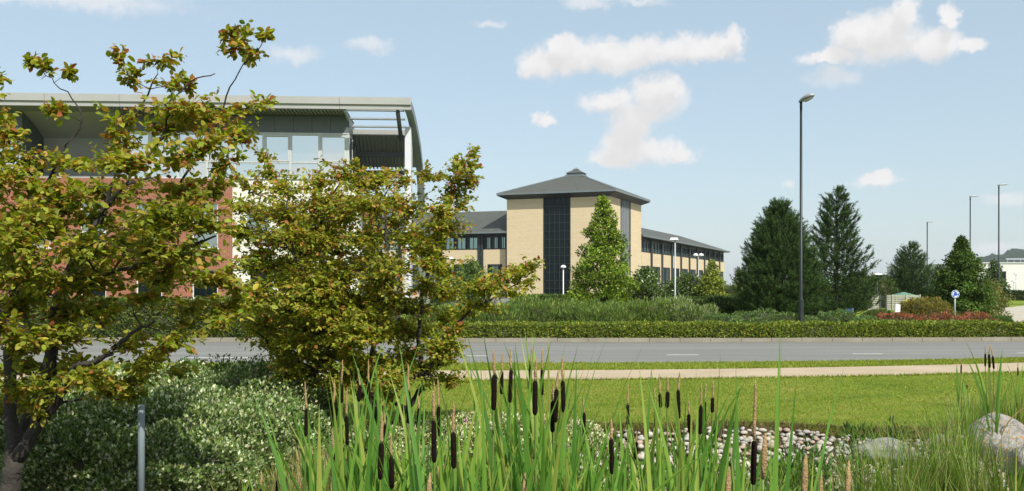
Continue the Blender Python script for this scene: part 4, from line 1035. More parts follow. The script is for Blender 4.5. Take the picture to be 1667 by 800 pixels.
T2_stems = [
    [(628, 722, 0, .075), (622, 690, 0, .065), (600, 640, 0, .05), (570, 580, 0, .042), (548, 520, 0, .036), (530, 440, 0, .026), (520, 360, 0, .016), (560, 285, 0, .007)],
    [(626, 705, 0, .045), (660, 668, .1, .036), (690, 622, .1, .030), (682, 560, .1, .026), (690, 470, .1, .02), (715, 380, .1, .014), (742, 310, .1, .009), (775, 250, .1, .004)],
    [(606, 660, 0, .04), (560, 620, .2, .032), (510, 570, .3, .028), (470, 500, .3, .022), (440, 410, .3, .014), (425, 330, .3, .009), (432, 262, .3, .005)],
    [(600, 640, 0, .035), (610, 560, -.3, .028), (625, 480, -.4, .02), (630, 400, -.4, .014), (625, 320, -.4, .008), (650, 290, -.4, .004)],
    [(682, 570, .1, .022), (740, 530, -.1, .018), (790, 490, -.2, .012), (850, 455, -.2, .006), (880, 432, -.2, .003)],
    [(548, 520, 0, .022), (500, 450, -.3, .016), (470, 380, -.4, .012), (470, 310, -.4, .006)],
    [(660, 668, .1, .026), (640, 640, -.2, .02), (700, 600, -.3, .014), (735, 545, -.4, .007)],
    [(560, 620, .2, .024), (490, 590, 0, .018), (440, 560, -.1, .012), (395, 520, -.1, .006)],
]
T2_pads = [(432,262,16,14,.3),(445,285,26,12),(410,308,28,12),(470,312,40,16),(520,302,30,16),(560,290,34,15),(582,274,10,8,0),(620,296,36,13),(655,300,26,12),(702,292,32,12,.1),(742,274,26,9,.1),(772,254,16,8,.1),(762,300,16,20,.1),(735,322,26,16,.1),(398,342,28,16),(460,347,52,20),(530,343,54,22),(600,338,52,22),(660,345,42,20),(722,352,30,16),(750,342,16,8),
    (398,385,30,20),(460,392,56,22),(530,392,58,24),(600,392,56,24),(670,390,36,20),(722,382,28,12),(420,437,40,22),(490,442,56,22),(560,442,58,22),(630,442,54,22),(700,438,34,16),(690,412,26,12),
    (430,482,46,22),(500,492,56,22),(570,492,56,22),(640,492,52,18),(722,482,34,15),(770,472,38,14),(830,447,30,11),(862,436,16,9),(800,462,36,11),(850,464,22,9),(822,480,26,8),
    (440,532,44,22),(510,542,56,22),(580,542,56,22),(650,537,54,20),(720,522,34,14),(760,510,30,11),(462,577,36,17),(520,587,46,17),(590,592,50,17),(660,582,40,16),(710,562,30,14),(480,602,26,11),(642,620,40,12),(690,606,22,10),(735,545,18,10),(560,617,36,10),
    (500,415,50,30,.7),(600,430,50,30,.7),(550,350,50,30,.6),(480,510,50,30,.7),(600,520,50,30,.7),(530,470,50,30,-.7),(620,460,40,26,-.7)]
T2_pads += fill_pads([(385, 310), (440, 270), (600, 285), (720, 290), (740, 350), (700, 440), (800, 460), (740, 530), (715, 590), (640, 625), (480, 615), (400, 530), (400, 400)], 56, (24, 44), (11, 18), 12, [(390, 440, 28, 60), (570, 300, 20, 20)])
T2_pads += fill_pads([(430, 545), (740, 535), (722, 630), (640, 655), (480, 640)], 26, (24, 40), (10, 16), 14)
T2_pads += [(790, 470, 40, 12), (840, 448, 30, 10), (770, 500, 34, 12), (740, 300, 26, 12), (760, 270, 20, 9)]
n2 = ironwood('ironwood_tree', 'spreading multi stemmed yellow green tree between the variegated shrubs and lawn', 11.0, T2_stems, T2_pads, 1.0, .054, False, 5, 1.3, 1.6)


# ---- variegated ground cover at the left
VAR = [(.06, .105, .026), (.095, .15, .035), (.16, .21, .06), (.36, .41, .22), (.44, .46, .30)]
VLAB = {95: 0, 110: 0, 40: 0, 180: 0, 150: 0, 290: 1, 210: 1, 260: 1, 310: 1, 385: 2, 445: 2, 350: 3, 420: 3}
VTXT = ['white edged variegated shrub beside the trunk of the bronze leaved tree', 'white edged variegated shrub right behind the grey metal post', 'white edged variegated shrub next to the bark mulch and dry grass', 'white edged variegated shrub at the foot of the plain dark green shrubs']
for (x, y, D, rx, ry) in ((95, 668, 8.6, .62, .6), (180, 640, 9.4, .75, .8), (290, 650, 8.9, .75, .7), (385, 655, 9.4, .72, .7), (445, 665, 9.6, .5, .6), (110, 700, 7.9, .5, .45), (210, 705, 7.9, .55, .45), (310, 712, 8.2, .5, .45), (260, 612, 10.8, .9, .9), (350, 600, 11.3, .85, .9), (150, 612, 10.8, .8, .8), (40, 650, 9.2, .6, .6), (420, 622, 10.8, .8, .8)):
    c = (PX(x, D), D, 0)
    shrub('variegated_shrub', VTXT[VLAB[x]], 'shrub', c, (rx, ry, PZ(y, D) * 1.04), 15500, .036, .026, VAR, [.25, .3, .21, .14, .10], leaf_mat('variegated leaf', .2, .45), ('variegated shrubs by the trunk', 'variegated shrubs by the post', 'variegated shrubs by the mulch', 'variegated shrubs by the green ones')[VLAB[x]], up=.5, depth=.2, lump=.5, freq=3.4, front=True)
for (x, y, D, rx) in ((330, 585, 12.2, .55), (390, 582, 12.4, .6), (440, 590, 12.2, .6), (480, 612, 11.8, .5)):
    shrub('green_leaf_shrub', 'plain dark green shrub rising behind the variegated mounds', 'shrub', (PX(x, D), D, 0), (rx, .5, PZ(y, D)), 5000, .04, .026, [(.035, .07, .018), (.055, .10, .024), (.085, .14, .04)], None, lf, 'green shrubs behind the variegated mounds', lump=.5, freq=3)
# small variegated cover behind the cattails
for (x, y, D, rx) in ((770, 676, 11.5, .6), (830, 676, 11.6, .55), (885, 680, 11.3, .4), (720, 690, 11.0, .5), (800, 700, 10.6, .5), (590, 700, 10.6, .5), (680, 725, 10.0, .5), (880, 705, 10.4, .35), (940, 688, 11.1, .3)):
    zc = float(hollow(PX(x, D), D))
    shrub('cream_ground_cover', 'low cream and green ground cover at the lawn edge behind the cattails', 'shrub', (PX(x, D), D, zc), (rx, .4, max(.12, PZ(y, D) - zc)), 3600, .034, .022, [(.09, .13, .03), (.15, .19, .05), (.42, .43, .20), (.52, .52, .34)], None, leaf_mat('variegated leaf', .2, .45), 'cream ground cover at the lawn edge', lump=.5)

# ------------------------------------------------------------------ pebbles, boulders, mulch
stone_m = mat('pale river pebble', (.31, .275, .22), .8, 0, .2, 9, .4, 50, col2=(.54, .49, .41))
stone_g = mat('grey river pebble', (.25, .245, .22), .8, 0, .2, 9, .4, 50, col2=(.44, .42, .38))
stone_p = mat('pinkish pebble', (.27, .195, .145), .75, 0, .2, 9, .3, 50, col2=(.40, .31, .24))
def stone_mesh(name, m, seed, flat=.6, sub=2, rough=.16):
    import bmesh
    bm = bmesh.new(); bmesh.ops.create_icosphere(bm, subdivisions=sub, radius=1)
    for v in bm.verts:
        d = np.array(v.co); q = 1 + rough * 2 * (vnoise((d * 1.1 + seed)[None])[0] - .5) + rough * .5 * (vnoise((d * 3 + seed)[None])[0] - .5) + (rough * .3 * (vnoise((d * 8 + seed)[None])[0] - .5) if sub > 3 else 0)
        v.co = Vector(d * q * np.array([1, .75, flat]))
    me = bpy.data.meshes.new(name); bm.to_mesh(me); bm.free(); me.materials.append(m)
    me.polygons.foreach_set('use_smooth', [True] * len(me.polygons)); return me
PM = [stone_mesh('pebble', (stone_m, stone_g, stone_m, stone_p)[i % 4], 5 + i * 3.3, random.uniform(.42, .62), 1 if i > 12 else 2) for i in range(12)]
bed = bpy.data.objects.new('pebble_bed', None); link(bed); tag(bed, kind='structure')
cand = []
for _ in range(9000):
    D = random.uniform(8.6, 11.75); X = random.uniform(-.3, 7.2)
    if D > bank_edge(X) - .1: continue
    px = X / D * F + CX
    if px < 880 or px > 1640: continue
    if px < 1190 and random.random() < .62: continue
    cand.append((X, D, random.uniform(.028, .062) * (1.4 if random.random() < .12 else 1)))
placed = []; cell = {}
for (X, D, r) in cand:
    k = (int(X / .2), int(D / .2)); ok = True
    for a in (-1, 0, 1):
        for b in (-1, 0, 1):
            for (x2, d2, r2) in cell.get((k[0] + a, k[1] + b), ()):
                if (X - x2) ** 2 + (D - d2) ** 2 < ((r + r2) * .78) ** 2: ok = False
    if ok: cell.setdefault(k, []).append((X, D, r)); placed.append((X, D, r))
placed.sort(key=lambda p: -(p[2] / p[1]) - (.02 if 1220 < p[0] / p[1] * F + CX < 1420 and p[1] > 9.6 else 0))
def pebble_M(X, D, r):
    z = float(hollow(X, D)) - .03 + r * .30
    return Matrix.Translation((X, D, z)) @ Matrix.Rotation(random.uniform(0, 6.28), 4, 'Z') @ Matrix.Rotation(random.gauss(0, .25), 4, 'X') @ Matrix.Scale(r, 4)
for (X, D, r) in placed[:300]:
    o = bpy.data.objects.new('pebble', random.choice(PM)); link(o, bed); o.matrix_local = pebble_M(X, D, r)
vs = []; fs = []; mats = []
for (X, D, r) in placed[300:]:
    me = random.choice(PM); M_ = pebble_M(X, D, r); o = len(vs)
    vs += [tuple(M_ @ v.co) for v in me.vertices]; fs += [tuple(i + o for i in p.vertices) for p in me.polygons]; mats += [(0 if 'pale' in me.materials[0].name else 1 if 'grey' in me.materials[0].name else 2)] * len(me.polygons)
if vs:
    o = obj('small_pebbles', vs, fs, stone_m, bed, True); o.data.materials.append(stone_g); o.data.materials.append(stone_p); o.data.polygons.foreach_set('material_index', mats[:len(o.data.polygons)]); o['kind'] = 'stuff'
# boulders with lichen
def boulder_mat():
    m = mat('lichened boulder', (.13, .125, .115), .9, 0, .2, 6, 1.0, 14, col2=(.36, .345, .315))
    nt = m.node_tree; N = nt.nodes; L = nt.links; b = N['Principled BSDF']
    tc = N.new('ShaderNodeTexCoord'); n = N.new('ShaderNodeTexNoise'); n.inputs['Scale'].default_value = 5.5; n.inputs['Detail'].default_value = 6; n.inputs['Roughness'].default_value = .7
    mp = N.new('ShaderNodeMapping'); mp.inputs['Location'].default_value = (3.1, 1.7, 9.2); L.new(tc.outputs['Object'], mp.inputs[0]); L.new(mp.outputs[0], n.inputs['Vector'])
    r = N.new('ShaderNodeValToRGB'); r.color_ramp.elements[0].position = .56; r.color_ramp.elements[1].position = .59; L.new(n.outputs['Fac'], r.inputs[0])
    mx = N.new('ShaderNodeMix'); mx.data_type = 'RGBA'; src = b.inputs['Base Color'].links[0].from_socket
    L.new(r.outputs[0], mx.inputs['Factor']); L.new(src, mx.inputs['A']); mx.inputs['B'].default_value = (.34, .17, .035, 1); L.new(mx.outputs['Result'], b.inputs['Base Color'])
    return m
bmat = boulder_mat(); pmat = mat('pale smooth boulder', (.13, .13, .12), .9, 0, .15, 4, .9, 14, col2=(.30, .295, .27))
for (x, y, D, sz, sc_, m, lab, sd) in ((1618, 722, 10.6, .36, (1, .8, .78), bmat, 'large pale boulder with orange lichen among the sedge', 3.0), (1668, 758, 10.0, .27, (1, .8, .7), bmat, 'smaller lichened boulder leaning on the large orange spotted one', 8.0),
        (1440, 752, 10.4, .36, (1.0, .7, .55), pmat, 'smooth grey boulder half hidden by sedge at the pebble bed', 12.0), (1530, 728, 11.0, .17, (1, .8, .6), pmat, 'small pale boulder between pebble bed and lichened boulder', 17.0)):
    X = PX(x, D); zz = PZ(y, D)
    o = bpy.data.objects.new('boulder', stone_mesh('boulder', m, sd, .8, 4, .42)); link(o); o.location = (X, D, max(zz, float(hollow(X, D)) + sz * .2)); o.scale = (sz * sc_[0], sz * sc_[1], sz * sc_[2]); o.rotation_euler = (0, 0, sd)
    tag(o, lab, 'boulder')
# bark mulch chips in the left bed
n = 9000
mx_ = rng.uniform(-6.2, -1.0, n); my_ = rng.uniform(7.2, 12.5, n)
mp_ = np.stack([mx_, my_, hollow(mx_, my_) - .022], -1)
tag(leaf_obj('bark_mulch', mp_, unit(rvec(n) * np.array([1, 1, .25])), unit(rvec(n) * .4 + np.array([0, 0, 1])), rng.uniform(.03, .08, n), rng.uniform(.012, .03, n), palette(n, [(.06, .03, .015), (.10, .05, .025), (.15, .08, .045), (.05, .035, .025)]), leaf_mat('bark chip', 0.0, .9)), 'brown bark chips on the bed under the variegated shrubs', 'mulch', kind='stuff')

# ------------------------------------------------------------------ cattails, sedges, herbs
cat_leaf = leaf_mat('cattail leaf', .35, .42, [(.07, .17, .028), (.10, .23, .035), (.14, .28, .042), (.20, .33, .05), (.32, .35, .08)])
dead_leaf = leaf_mat('withered cattail leaf', .3, .7, [(.30, .22, .09), (.38, .30, .14), (.24, .20, .07)])
stem_m = mat('cattail stem', (.11, .17, .03), .5, 0, .15, 8)
head_m = mat('dark brown cattail head', (.013, .008, .006), 1.0, 0, .3, 60, .6, 300, spec=.08)
spike_m = mat('straw coloured spike', (.40, .27, .12), .9, 0, .3, 40, .8, 200)
def blade_mesh(base, h, w, lean, bend, az, twist, seg=9):
    """a long strap leaf with a shallow V section; returns verts, faces"""
    vs = []; fs = []; d = np.array([math.cos(az), math.sin(az), 0.0])
    side0 = np.array([math.cos(twist), math.sin(twist), 0.0])
    for i in range(seg + 1):
        t = i / seg; off = lean * t + bend * t ** 3.2
        p = base + d * h * off + np.array([0, 0, h * t * (1 - .25 * bend * t * t)])
        tw = twist + .6 * t
        sd = np.array([math.cos(tw), math.sin(tw), 0.0]); nn = np.array([-sd[1], sd[0], 0.0])
        ww = w * (1.0 if t < .6 else max(.03, 1 - ((t - .6) / .4) ** 1.6)) * (.75 + .25 * min(1, t * 4))
        vs += [p - sd * ww / 2 + nn * ww * .16, p, p + sd * ww / 2 + nn * ww * .16]
        if i: 
            o = (i - 1) * 3; fs += [(o, o + 1, o + 4, o + 3), (o + 1, o + 2, o + 5, o + 4)]
    return vs, fs
def add_leaf(root, base, h, w, lean, bend, az, twist):
    dead = random.random() < .07
    if random.random() < .10: bend = random.uniform(.3, .6); h *= .85
    v, f = blade_mesh(base, h * (.8 if dead else 1), w * (.7 if dead else 1), lean, bend, az, twist); return obj('leaf', v, f, dead_leaf if dead else cat_leaf, root, True)
CT = [(499,621,665,711),(543,695,733,777),(556,586,625,656),(544,618,656,695),(564,630,677,726),(600,585,623,660),(621,670,721,781),(637,705,744,796),(627,650,691,726),(665,593,637,690),(682,644,665,709),(663,669,697,733),(674,702,737,784),(706,621,684,754),(714,618,662,711),(738,653,704,763),(452,761,782,822),(586,600,628,654),(715,758,782,826),(425,768,796,840),
      (805,570,610,668),(817,574,604,642),(832,566,602,656),(864,562,596,640),(871,582,620,676),(882,566,602,644),(916,580,620,672),(900,624,653,704),(906,604,634,688),(920,636,662,694),(951,644,672,714),
      (995,682,715,772),(1022,626,659,692),(1036,700,720,748),
      (1067,632,662,698),(1074,608,642,664),(1104,606,635,682),(1087,614,638,664),(1121,652,675,706),(1141,626,660,708),(1147,624,654,688),(1160,620,648,672),(1166,658,683,717),
      (1228,615,717,790),
      (1604,560,576,597),(1610,562,577,599),(1616,566,580,601),(1565,584,594,608),(1657,585,598,612),(1574,622,627,633)]
LAB = [(0, 600, 'cattail with dark head in the clump before the variegated shrubs', 'cattails before the variegated shrubs'), (600, 760, 'cattail with dark head in front of the yellow green tree base', 'cattails before the tree base'),
       (760, 960, 'cattail with dark head in the dense tall clump before the lawn', 'cattails in the dense clump'), (960, 1045, 'cattail with dark head standing thinly spaced before the pebbles', 'thinly spaced cattails'),
       (1045, 1190, 'cattail with dark head in the clump beside the big lone cattail', 'cattails beside the big one'), (1190, 1300, 'big lone cattail with long straw spike and thick dark head', None), (1500, 1700, 'distant small cattail beyond the lichened boulder', 'distant cattails beyond the boulder')]
POND = -.50
for (x, yt, yj, yb) in CT:
    ln = yb - yj; far = x > 1500
    D = min(max(F * .15 / ln, 3.3), 5.6) if not far else F * .15 / max(ln, 17) * .95
    if x == 1228: D = 3.0
    lab = next(l for l in LAB if l[0] <= x < l[1])
    t_ = P(x + random.uniform(-3, 3), yt, D); j_ = P(x, yj, D); b_ = P(x + random.uniform(-2, 2), yb, D)
    zb = POND if not far else float(hollow(PX(x, D), D)) - .05
    hgt = b_[2] - zb
    bs = np.array([b_[0] + (b_[0] - j_[0]) * 1.5 + random.gauss(0, .03), D + random.gauss(0, .05), zb])
    root = thing('cattail', lab[2], 'cattail', tuple(bs), lab[3])
    hr = (.0112 if x != 1228 else .0108) * random.uniform(.8, 1.12)
    v, f = tube([bs, bs * .5 + b_ * .5 + np.array([random.gauss(0, .01), 0, 0]), b_, j_], [.006, .0055, .0045, .004], 6); obj('stem', v, f, stem_m, root, True)
    dv = j_ - b_
    v, f = tube([b_ + dv * q for q in (0, .03, .10, .5, .9, .97, 1.0)], [hr * s for s in (.35, .75, .95, 1.0, .97, .75, .3)], 10); obj('seed_head', v, f, head_m, root, True)
    dv = t_ - j_; pts = [j_ + dv * q for q in (0, .1, .3, .5, .7, .85, 1.0)]
    pts = [p + np.array([random.gauss(0, .0012), 0, 0]) for p in pts]
    v, f = tube(pts, [hr * s for s in (.42, .55, .6, .52, .46, .34, .12)], 7); obj('spike', v, f, spike_m, root, True)
    nl = random.choice((6, 7, 7, 8)) if not far else 6
    if far:
        nl = 5
    for k in range(nl):
        az = random.uniform(0, 6.28); h = (t_[2] - zb) * random.uniform(.75, 1.10)
        if x < 540 or 960 < x < 1060: h *= .9
        add_leaf(root, bs + np.array([math.cos(az), math.sin(az), 0]) * random.uniform(.0, .035), h, random.uniform(.021, .035) * (1 if not far else .8), random.uniform(.0, .13), random.uniform(0, .16), az, random.gauss(0, .75))
# leaf-only shoots: (x, top y, D) clumps
SH = [(x + random.uniform(-9, 9), y + random.uniform(-22, 22), random.uniform(4.0, 5.6)) for (x, y) in
      ((505, 590), (525, 600), (535, 640), (575, 590), (590, 620), (612, 640), (630, 600), (650, 610), (660, 660), (690, 640), (700, 620), (725, 620), (735, 640), (745, 650), (480, 720), (770, 660),
       (835, 640), (845, 620), (858, 600), (878, 575), (895, 590), (905, 560), (925, 580), (935, 600), (950, 660), (970, 660), (985, 690), (1010, 690), (1050, 650), (1065, 640), (1090, 620), (1100, 660), (1130, 640), (1150, 620), (1180, 640), (840, 700), (880, 690), (920, 700), (1070, 700), (1120, 700),
       (840, 600), (850, 650), (865, 610), (885, 640), (890, 600), (900, 575), (915, 610), (928, 630), (940, 660), (870, 660), (820, 680), (515, 620), (545, 610), (605, 600), (640, 640), (1055, 660), (1110, 640), (1140, 660), (560, 700), (600, 710), (640, 720), (690, 720), (960, 720), (1030, 730), (1090, 730), (1150, 720))]
for (x, yt, D) in SH:
    base = np.array([PX(x, D) + random.gauss(0, .05), D, POND]); top = PZ(yt, D)
    gi = 0 if x < 620 else 1 if x < 760 else 2 if x < 965 else 3
    grp = ('leafy shoots before the variegated shrubs', 'leafy shoots before the tree base', 'leafy shoots in the dense clump', 'leafy shoots before the pebbles')[gi]
    root = thing('cattail_shoot', ('headless cattail shoot of upright leaves before the variegated shrubs', 'headless cattail shoot of upright leaves before the yellow green tree', 'headless cattail shoot of upright leaves in the dense clump before the lawn', 'headless cattail shoot of upright leaves before the pebble bed')[gi], 'cattail', tuple(base), grp)
    for k in range(random.choice((4, 5, 6))):
        az = random.uniform(0, 6.28)
        add_leaf(root, base + np.array([math.cos(az), math.sin(az), 0]) * random.uniform(0, .03), (top - POND) * random.uniform(.78, 1.04), random.uniform(.021, .035), random.uniform(.0, .14), random.uniform(0, .18), az, random.gauss(0, .75))
# the broad near blades beside the big cattail
for (x, yt, D, xb) in ((1270, 610, 2.9, 1236), (1297, 612, 2.6, 1226), (1198, 602, 3.0, 1212), (1340, 722, 2.5, 1270), (1325, 730, 2.6, 1290), (1215, 700, 2.7, 1180), (1255, 690, 2.8, 1262), (1352, 760, 2.4, 1350), (1530, 770, 2.6, 1500), (1655, 720, 2.7, 1650), (1448, 748, 2.7, 1452)):
    base = np.array([PX(xb, D), D, POND + .1]); top = P(x, yt, D)
    dx = (top[0] - base[0]) / (top[2] - base[2]); az = 0 if dx > 0 else math.pi
    lab = 'broad pale green reed blades rising around the big lone cattail' if x < 1360 else 'single broad reed blade rising in front of the sedge'
    root = thing('reed_shoot', lab, 'reed', tuple(base), 'broad blades around the big cattail' if x < 1360 else 'single blades before the sedge')
    add_leaf(root, base, top[2] - base[2], .026, abs(dx) * .8, abs(dx) * .2, az, random.uniform(-.6, .2))
    if x < 1360: add_leaf(root, base + np.array([.02, .03, 0]), (top[2] - base[2]) * .9, .02, abs(dx) * .5, .04, az + .5, random.uniform(-.6, .6))
# withered spikes low in front
for (x, yt, D) in ((1246, 705, 3.4), (1187, 760, 3.2), (1312, 740, 3.1), (1336, 765, 3.0), (1382, 690 + 60, 3.6), (700, 770, 3.6), (855, 770, 4.0)):
    b0 = np.array([PX(x - 6, D), D, POND]); t0 = P(x, yt, D); root = thing('withered_spike', 'withered straw spike of an old cattail low among the blades', 'cattail', tuple(b0), 'withered cattail spikes')
    j0 = P(x - 4, yt + 75, D)
    v, f = tube([b0, b0 * .4 + j0 * .6, j0], [.006, .005, .004], 6); obj('stem', v, f, stem_m, root, True)
    v, f = tube([j0, j0 * .7 + t0 * .3, j0 * .35 + t0 * .65, t0], [.006, .011, .010, .003], 7); obj('spike', v, f, spike_m, root, True)

# sedge clumps on the right: arching thin leaves
sedge_m = leaf_mat('sedge leaf', .35, .5)
SEG = np.linspace(0, 1, 6)
def arch_mesh(name, n, c, h, spread, w, cols, m, parent, rad):
    """n arching blades from a small base; one mesh"""
    az = rng.uniform(0, 2 * np.pi, n); hh = h * rng.uniform(.5, 1.08, n); sp = spread * rng.uniform(.15, 1.0, n) * hh; dr = rng.uniform(0, .35, n) * sp
    b = np.array(c) + np.stack([np.cos(az), np.sin(az), 0 * az], -1) * (rad * np.sqrt(rng.random(n)))[:, None]
    d = np.stack([np.cos(az + rng.normal(0, .5, n)), np.sin(az + rng.normal(0, .5, n)), 0 * az], -1)
    sd = np.stack([-d[:, 1], d[:, 0], 0 * az], -1); ww = w * rng.uniform(.6, 1.3, n)
    co = np.zeros((n, 6, 2, 3))
    for i, t in enumerate(SEG):
        p = b + d * (sp * t ** 1.8)[:, None]; p[:, 2] += hh * t - dr * t ** 3 * 1.2
        wd = (ww * (1 - t ** 2 * .93))[:, None]
        co[:, i, 0] = p - sd * wd / 2; co[:, i, 1] = p + sd * wd / 2
    k = 12; co = co.reshape(-1, 3) - (origin_of(parent) if parent else 0)
    tf = np.array([(2 * i, 2 * i + 1, 2 * i + 3, 2 * i + 2) for i in range(5)])
    idx = (np.arange(n)[:, None, None] * k + tf[None]).ravel()
    me = bpy.data.meshes.new(name); me.vertices.add(n * k); me.vertices.foreach_set('co', co.astype(np.float32).ravel())
    me.loops.add(len(idx)); me.loops.foreach_set('vertex_index', idx.astype(np.int32)); me.polygons.add(n * 5); me.polygons.foreach_set('loop_start', np.arange(n * 5, dtype=np.int32) * 4)
    me.update(calc_edges=True); at = me.color_attributes.new('Col', 'FLOAT_COLOR', 'POINT'); c4 = np.ones((n, 4), np.float32); c4[:, :3] = palette(n, cols); at.data.foreach_set('color', np.repeat(c4, k, axis=0).ravel())
    me.materials.append(m); o = link(bpy.data.objects.new(name, me), parent); o['kind'] = 'stuff' if parent else 'thing'; return o
SEDGE = [(.09, .17, .022), (.13, .205, .03), (.18, .23, .045), (.06, .125, .02), (.26, .24, .09)]
STRAW = [(.30, .25, .11), (.22, .20, .07), (.14, .17, .04), (.36, .30, .16)]
for (x, y, D, h, lab, cols, n) in (
        (1410, 700, 8.2, .95, 'bright green sedge clump before the grey boulder', SEDGE, 260), (1465, 690, 8.0, 1.0, 'bright green sedge clump before the grey boulder', SEDGE, 300), (1500, 700, 8.6, .95, 'bright green sedge clump before the grey boulder', SEDGE, 260),
        (1560, 650, 9.2, 1.0, 'tall fine sedge clump at the left of the lichened boulder', SEDGE, 320), (1530, 680, 8.6, .95, 'tall fine sedge clump at the left of the lichened boulder', SEDGE, 260), (1590, 700, 8.4, .9, 'sedge clump at the foot of the lichened boulder', SEDGE, 260), (1640, 715, 8.2, .9, 'sedge clump at the foot of the lichened boulder', SEDGE, 240),
        (1650, 630, 11.6, .95, 'tall rush clump on the lawn edge behind the lichened boulder', SEDGE, 240), (1610, 630, 11.8, .95, 'tall rush clump on the lawn edge behind the lichened boulder', SEDGE, 200), (1572, 640, 11.6, .8, 'tall rush clump on the lawn edge behind the lichened boulder', SEDGE, 110),
        (1350, 770, 7.4, .75, 'short sedge tuft by the near end of the pebbles', SEDGE, 180), (1300, 780, 7.2, .7, 'short sedge tuft by the near end of the pebbles', SEDGE, 140), (1180, 770, 7.4, .7, 'short sedge tuft by the near end of the pebbles', SEDGE, 140), (1420, 770, 6.8, .8, 'short sedge tuft by the near end of the pebbles', SEDGE, 180), (1520, 775, 6.8, .8, 'short sedge tuft by the near end of the pebbles', SEDGE, 180), (1620, 780, 6.6, .8, 'short sedge tuft by the near end of the pebbles', SEDGE, 180),
        (520, 735, 8.4, .7, 'straw coloured dry grass tuft between the cattails and variegated shrubs', STRAW, 320), (470, 760, 7.8, .6, 'straw coloured dry grass tuft between the cattails and variegated shrubs', STRAW, 240), (560, 740, 8.8, .7, 'straw coloured dry grass tuft between the cattails and variegated shrubs', STRAW, 240), (492, 725, 9.0, .6, 'straw coloured dry grass tuft between the cattails and variegated shrubs', STRAW, 200)):
    X = PX(x, D); zc = float(hollow(X, D)) - .06; hh = max(.25, PZ(y, D) - zc)
    root = thing('sedge_clump', lab, 'sedge', (X, D, zc), lab.replace(' clump', ' clumps').replace(' tuft', ' tufts'))
    arch_mesh('leaves', n, (X, D, zc), hh * 1.05, .55, .009, cols, sedge_m, root, .16)
# leafy herbs low in the middle
HERB = [(.08, .16, .022), (.11, .20, .03), (.15, .23, .045), (.055, .11, .02)]
for k, (x, y, D) in enumerate(((740, 725, 8.4), (790, 735, 8.2), (840, 745, 8.2), (700, 745, 8.0), (640, 750, 8.2), (590, 755, 8.0), (890, 740, 8.6), (940, 745, 8.4), (990, 755, 8.0), (1060, 745, 8.6), (1120, 755, 8.2), (1180, 750, 8.4), (760, 770, 7.0), (830, 775, 7.0), (900, 775, 7.0), (980, 780, 6.8), (680, 780, 7.0), (1050, 780, 7.0), (1130, 780, 7.0), (1250, 770, 7.6), (1290, 745, 9.2))):
    X = PX(x, D); zc = float(hollow(X, D)) - .05; h = max(.2, PZ(y, D) - zc)
    o = shrub('marsh_herb', 'leafy green marsh herb low between the cattail stems' if x < 1000 else 'leafy green marsh herb at the near edge of the pebble bed', 'plant', (X, D, zc), (.30, .28, h), 900, .075, .018, HERB, None, lf_thin, 'marsh herbs between the cattails' if x < 1000 else 'marsh herbs by the pebbles', up=.9, depth=.7, core=False, lump=.7, freq=3)
n = 9000
gx = rng.uniform(-2.2, 6, n); gy = rng.uniform(6.0, 11.3, n); keep = (gx / gy * F + CX < 1000) | (gy < 9.2); gx = gx[keep]; gy = gy[keep]; n = len(gx)
gp = np.stack([gx, gy, hollow(gx, gy) - .05], -1)
tag(leaf_obj('marsh_growth', gp, unit(rvec(n) * .5 + np.array([0, 0, 1])), rvec(n), rng.uniform(.10, .34, n), .014, palette(n, HERB + STRAW[1:3]), sedge_m, None, NEED), 'thin green undergrowth on the damp floor of the hollow', 'undergrowth', kind='stuff')
# loose sprigs with dark leaves over pebbles
for (x, y, D) in ((1310, 712, 10.3), (1330, 735, 9.8), (1385, 730, 9.9), (1300, 745, 9.4), (1400, 690, 11.2), (1455, 685, 11.2), (1350, 755, 9.2), (1270, 735, 9.6)):
    X = PX(x, D); zc = float(hollow(X, D)) - .05
    shrub('willowherb', 'dark leaved weed sprig growing up through the pebbles', 'plant', (X, D, zc), (.16, .14, max(.15, PZ(y, D) - zc)), 90, .10, .026, [(.03, .075, .018), (.05, .11, .022), (.09, .15, .03)], None, lf_thin, 'weed sprigs in the pebbles', up=.5, depth=.8, core=False, lump=.6)
# pink flowers
pink = leaf_mat('pink petal', .3, .6, [(.55, .22, .48), (.62, .30, .56), (.5, .18, .42)])
for (x, y, D) in ((757, 687, 7.6), (812, 706, 7.4), (777, 729, 7.0)):
    c = P(x, y, D); base = np.array([c[0], c[1], float(hollow(c[0], c[1])) - .05])
    root = thing('knapweed', 'pink thistle like flower on a thin stem among the marsh herbs', 'flower', tuple(base), 'pink flowers among the herbs')
    v, f = tube([base, base * .5 + c * .5 + np.array([.01, 0, 0]), c], [.003, .003, .002], 5); obj('stem', v, f, stem_m, root)
    d = rvec(46); d[:, 2] = np.abs(d[:, 2]) + .2; d = unit(d)
    leaf_obj('petals', np.tile(c, (46, 1)), d, rvec(46), rng.uniform(.015, .03, 46), .008, palette(46, [(.55, .22, .48)]), pink, root, KITE)

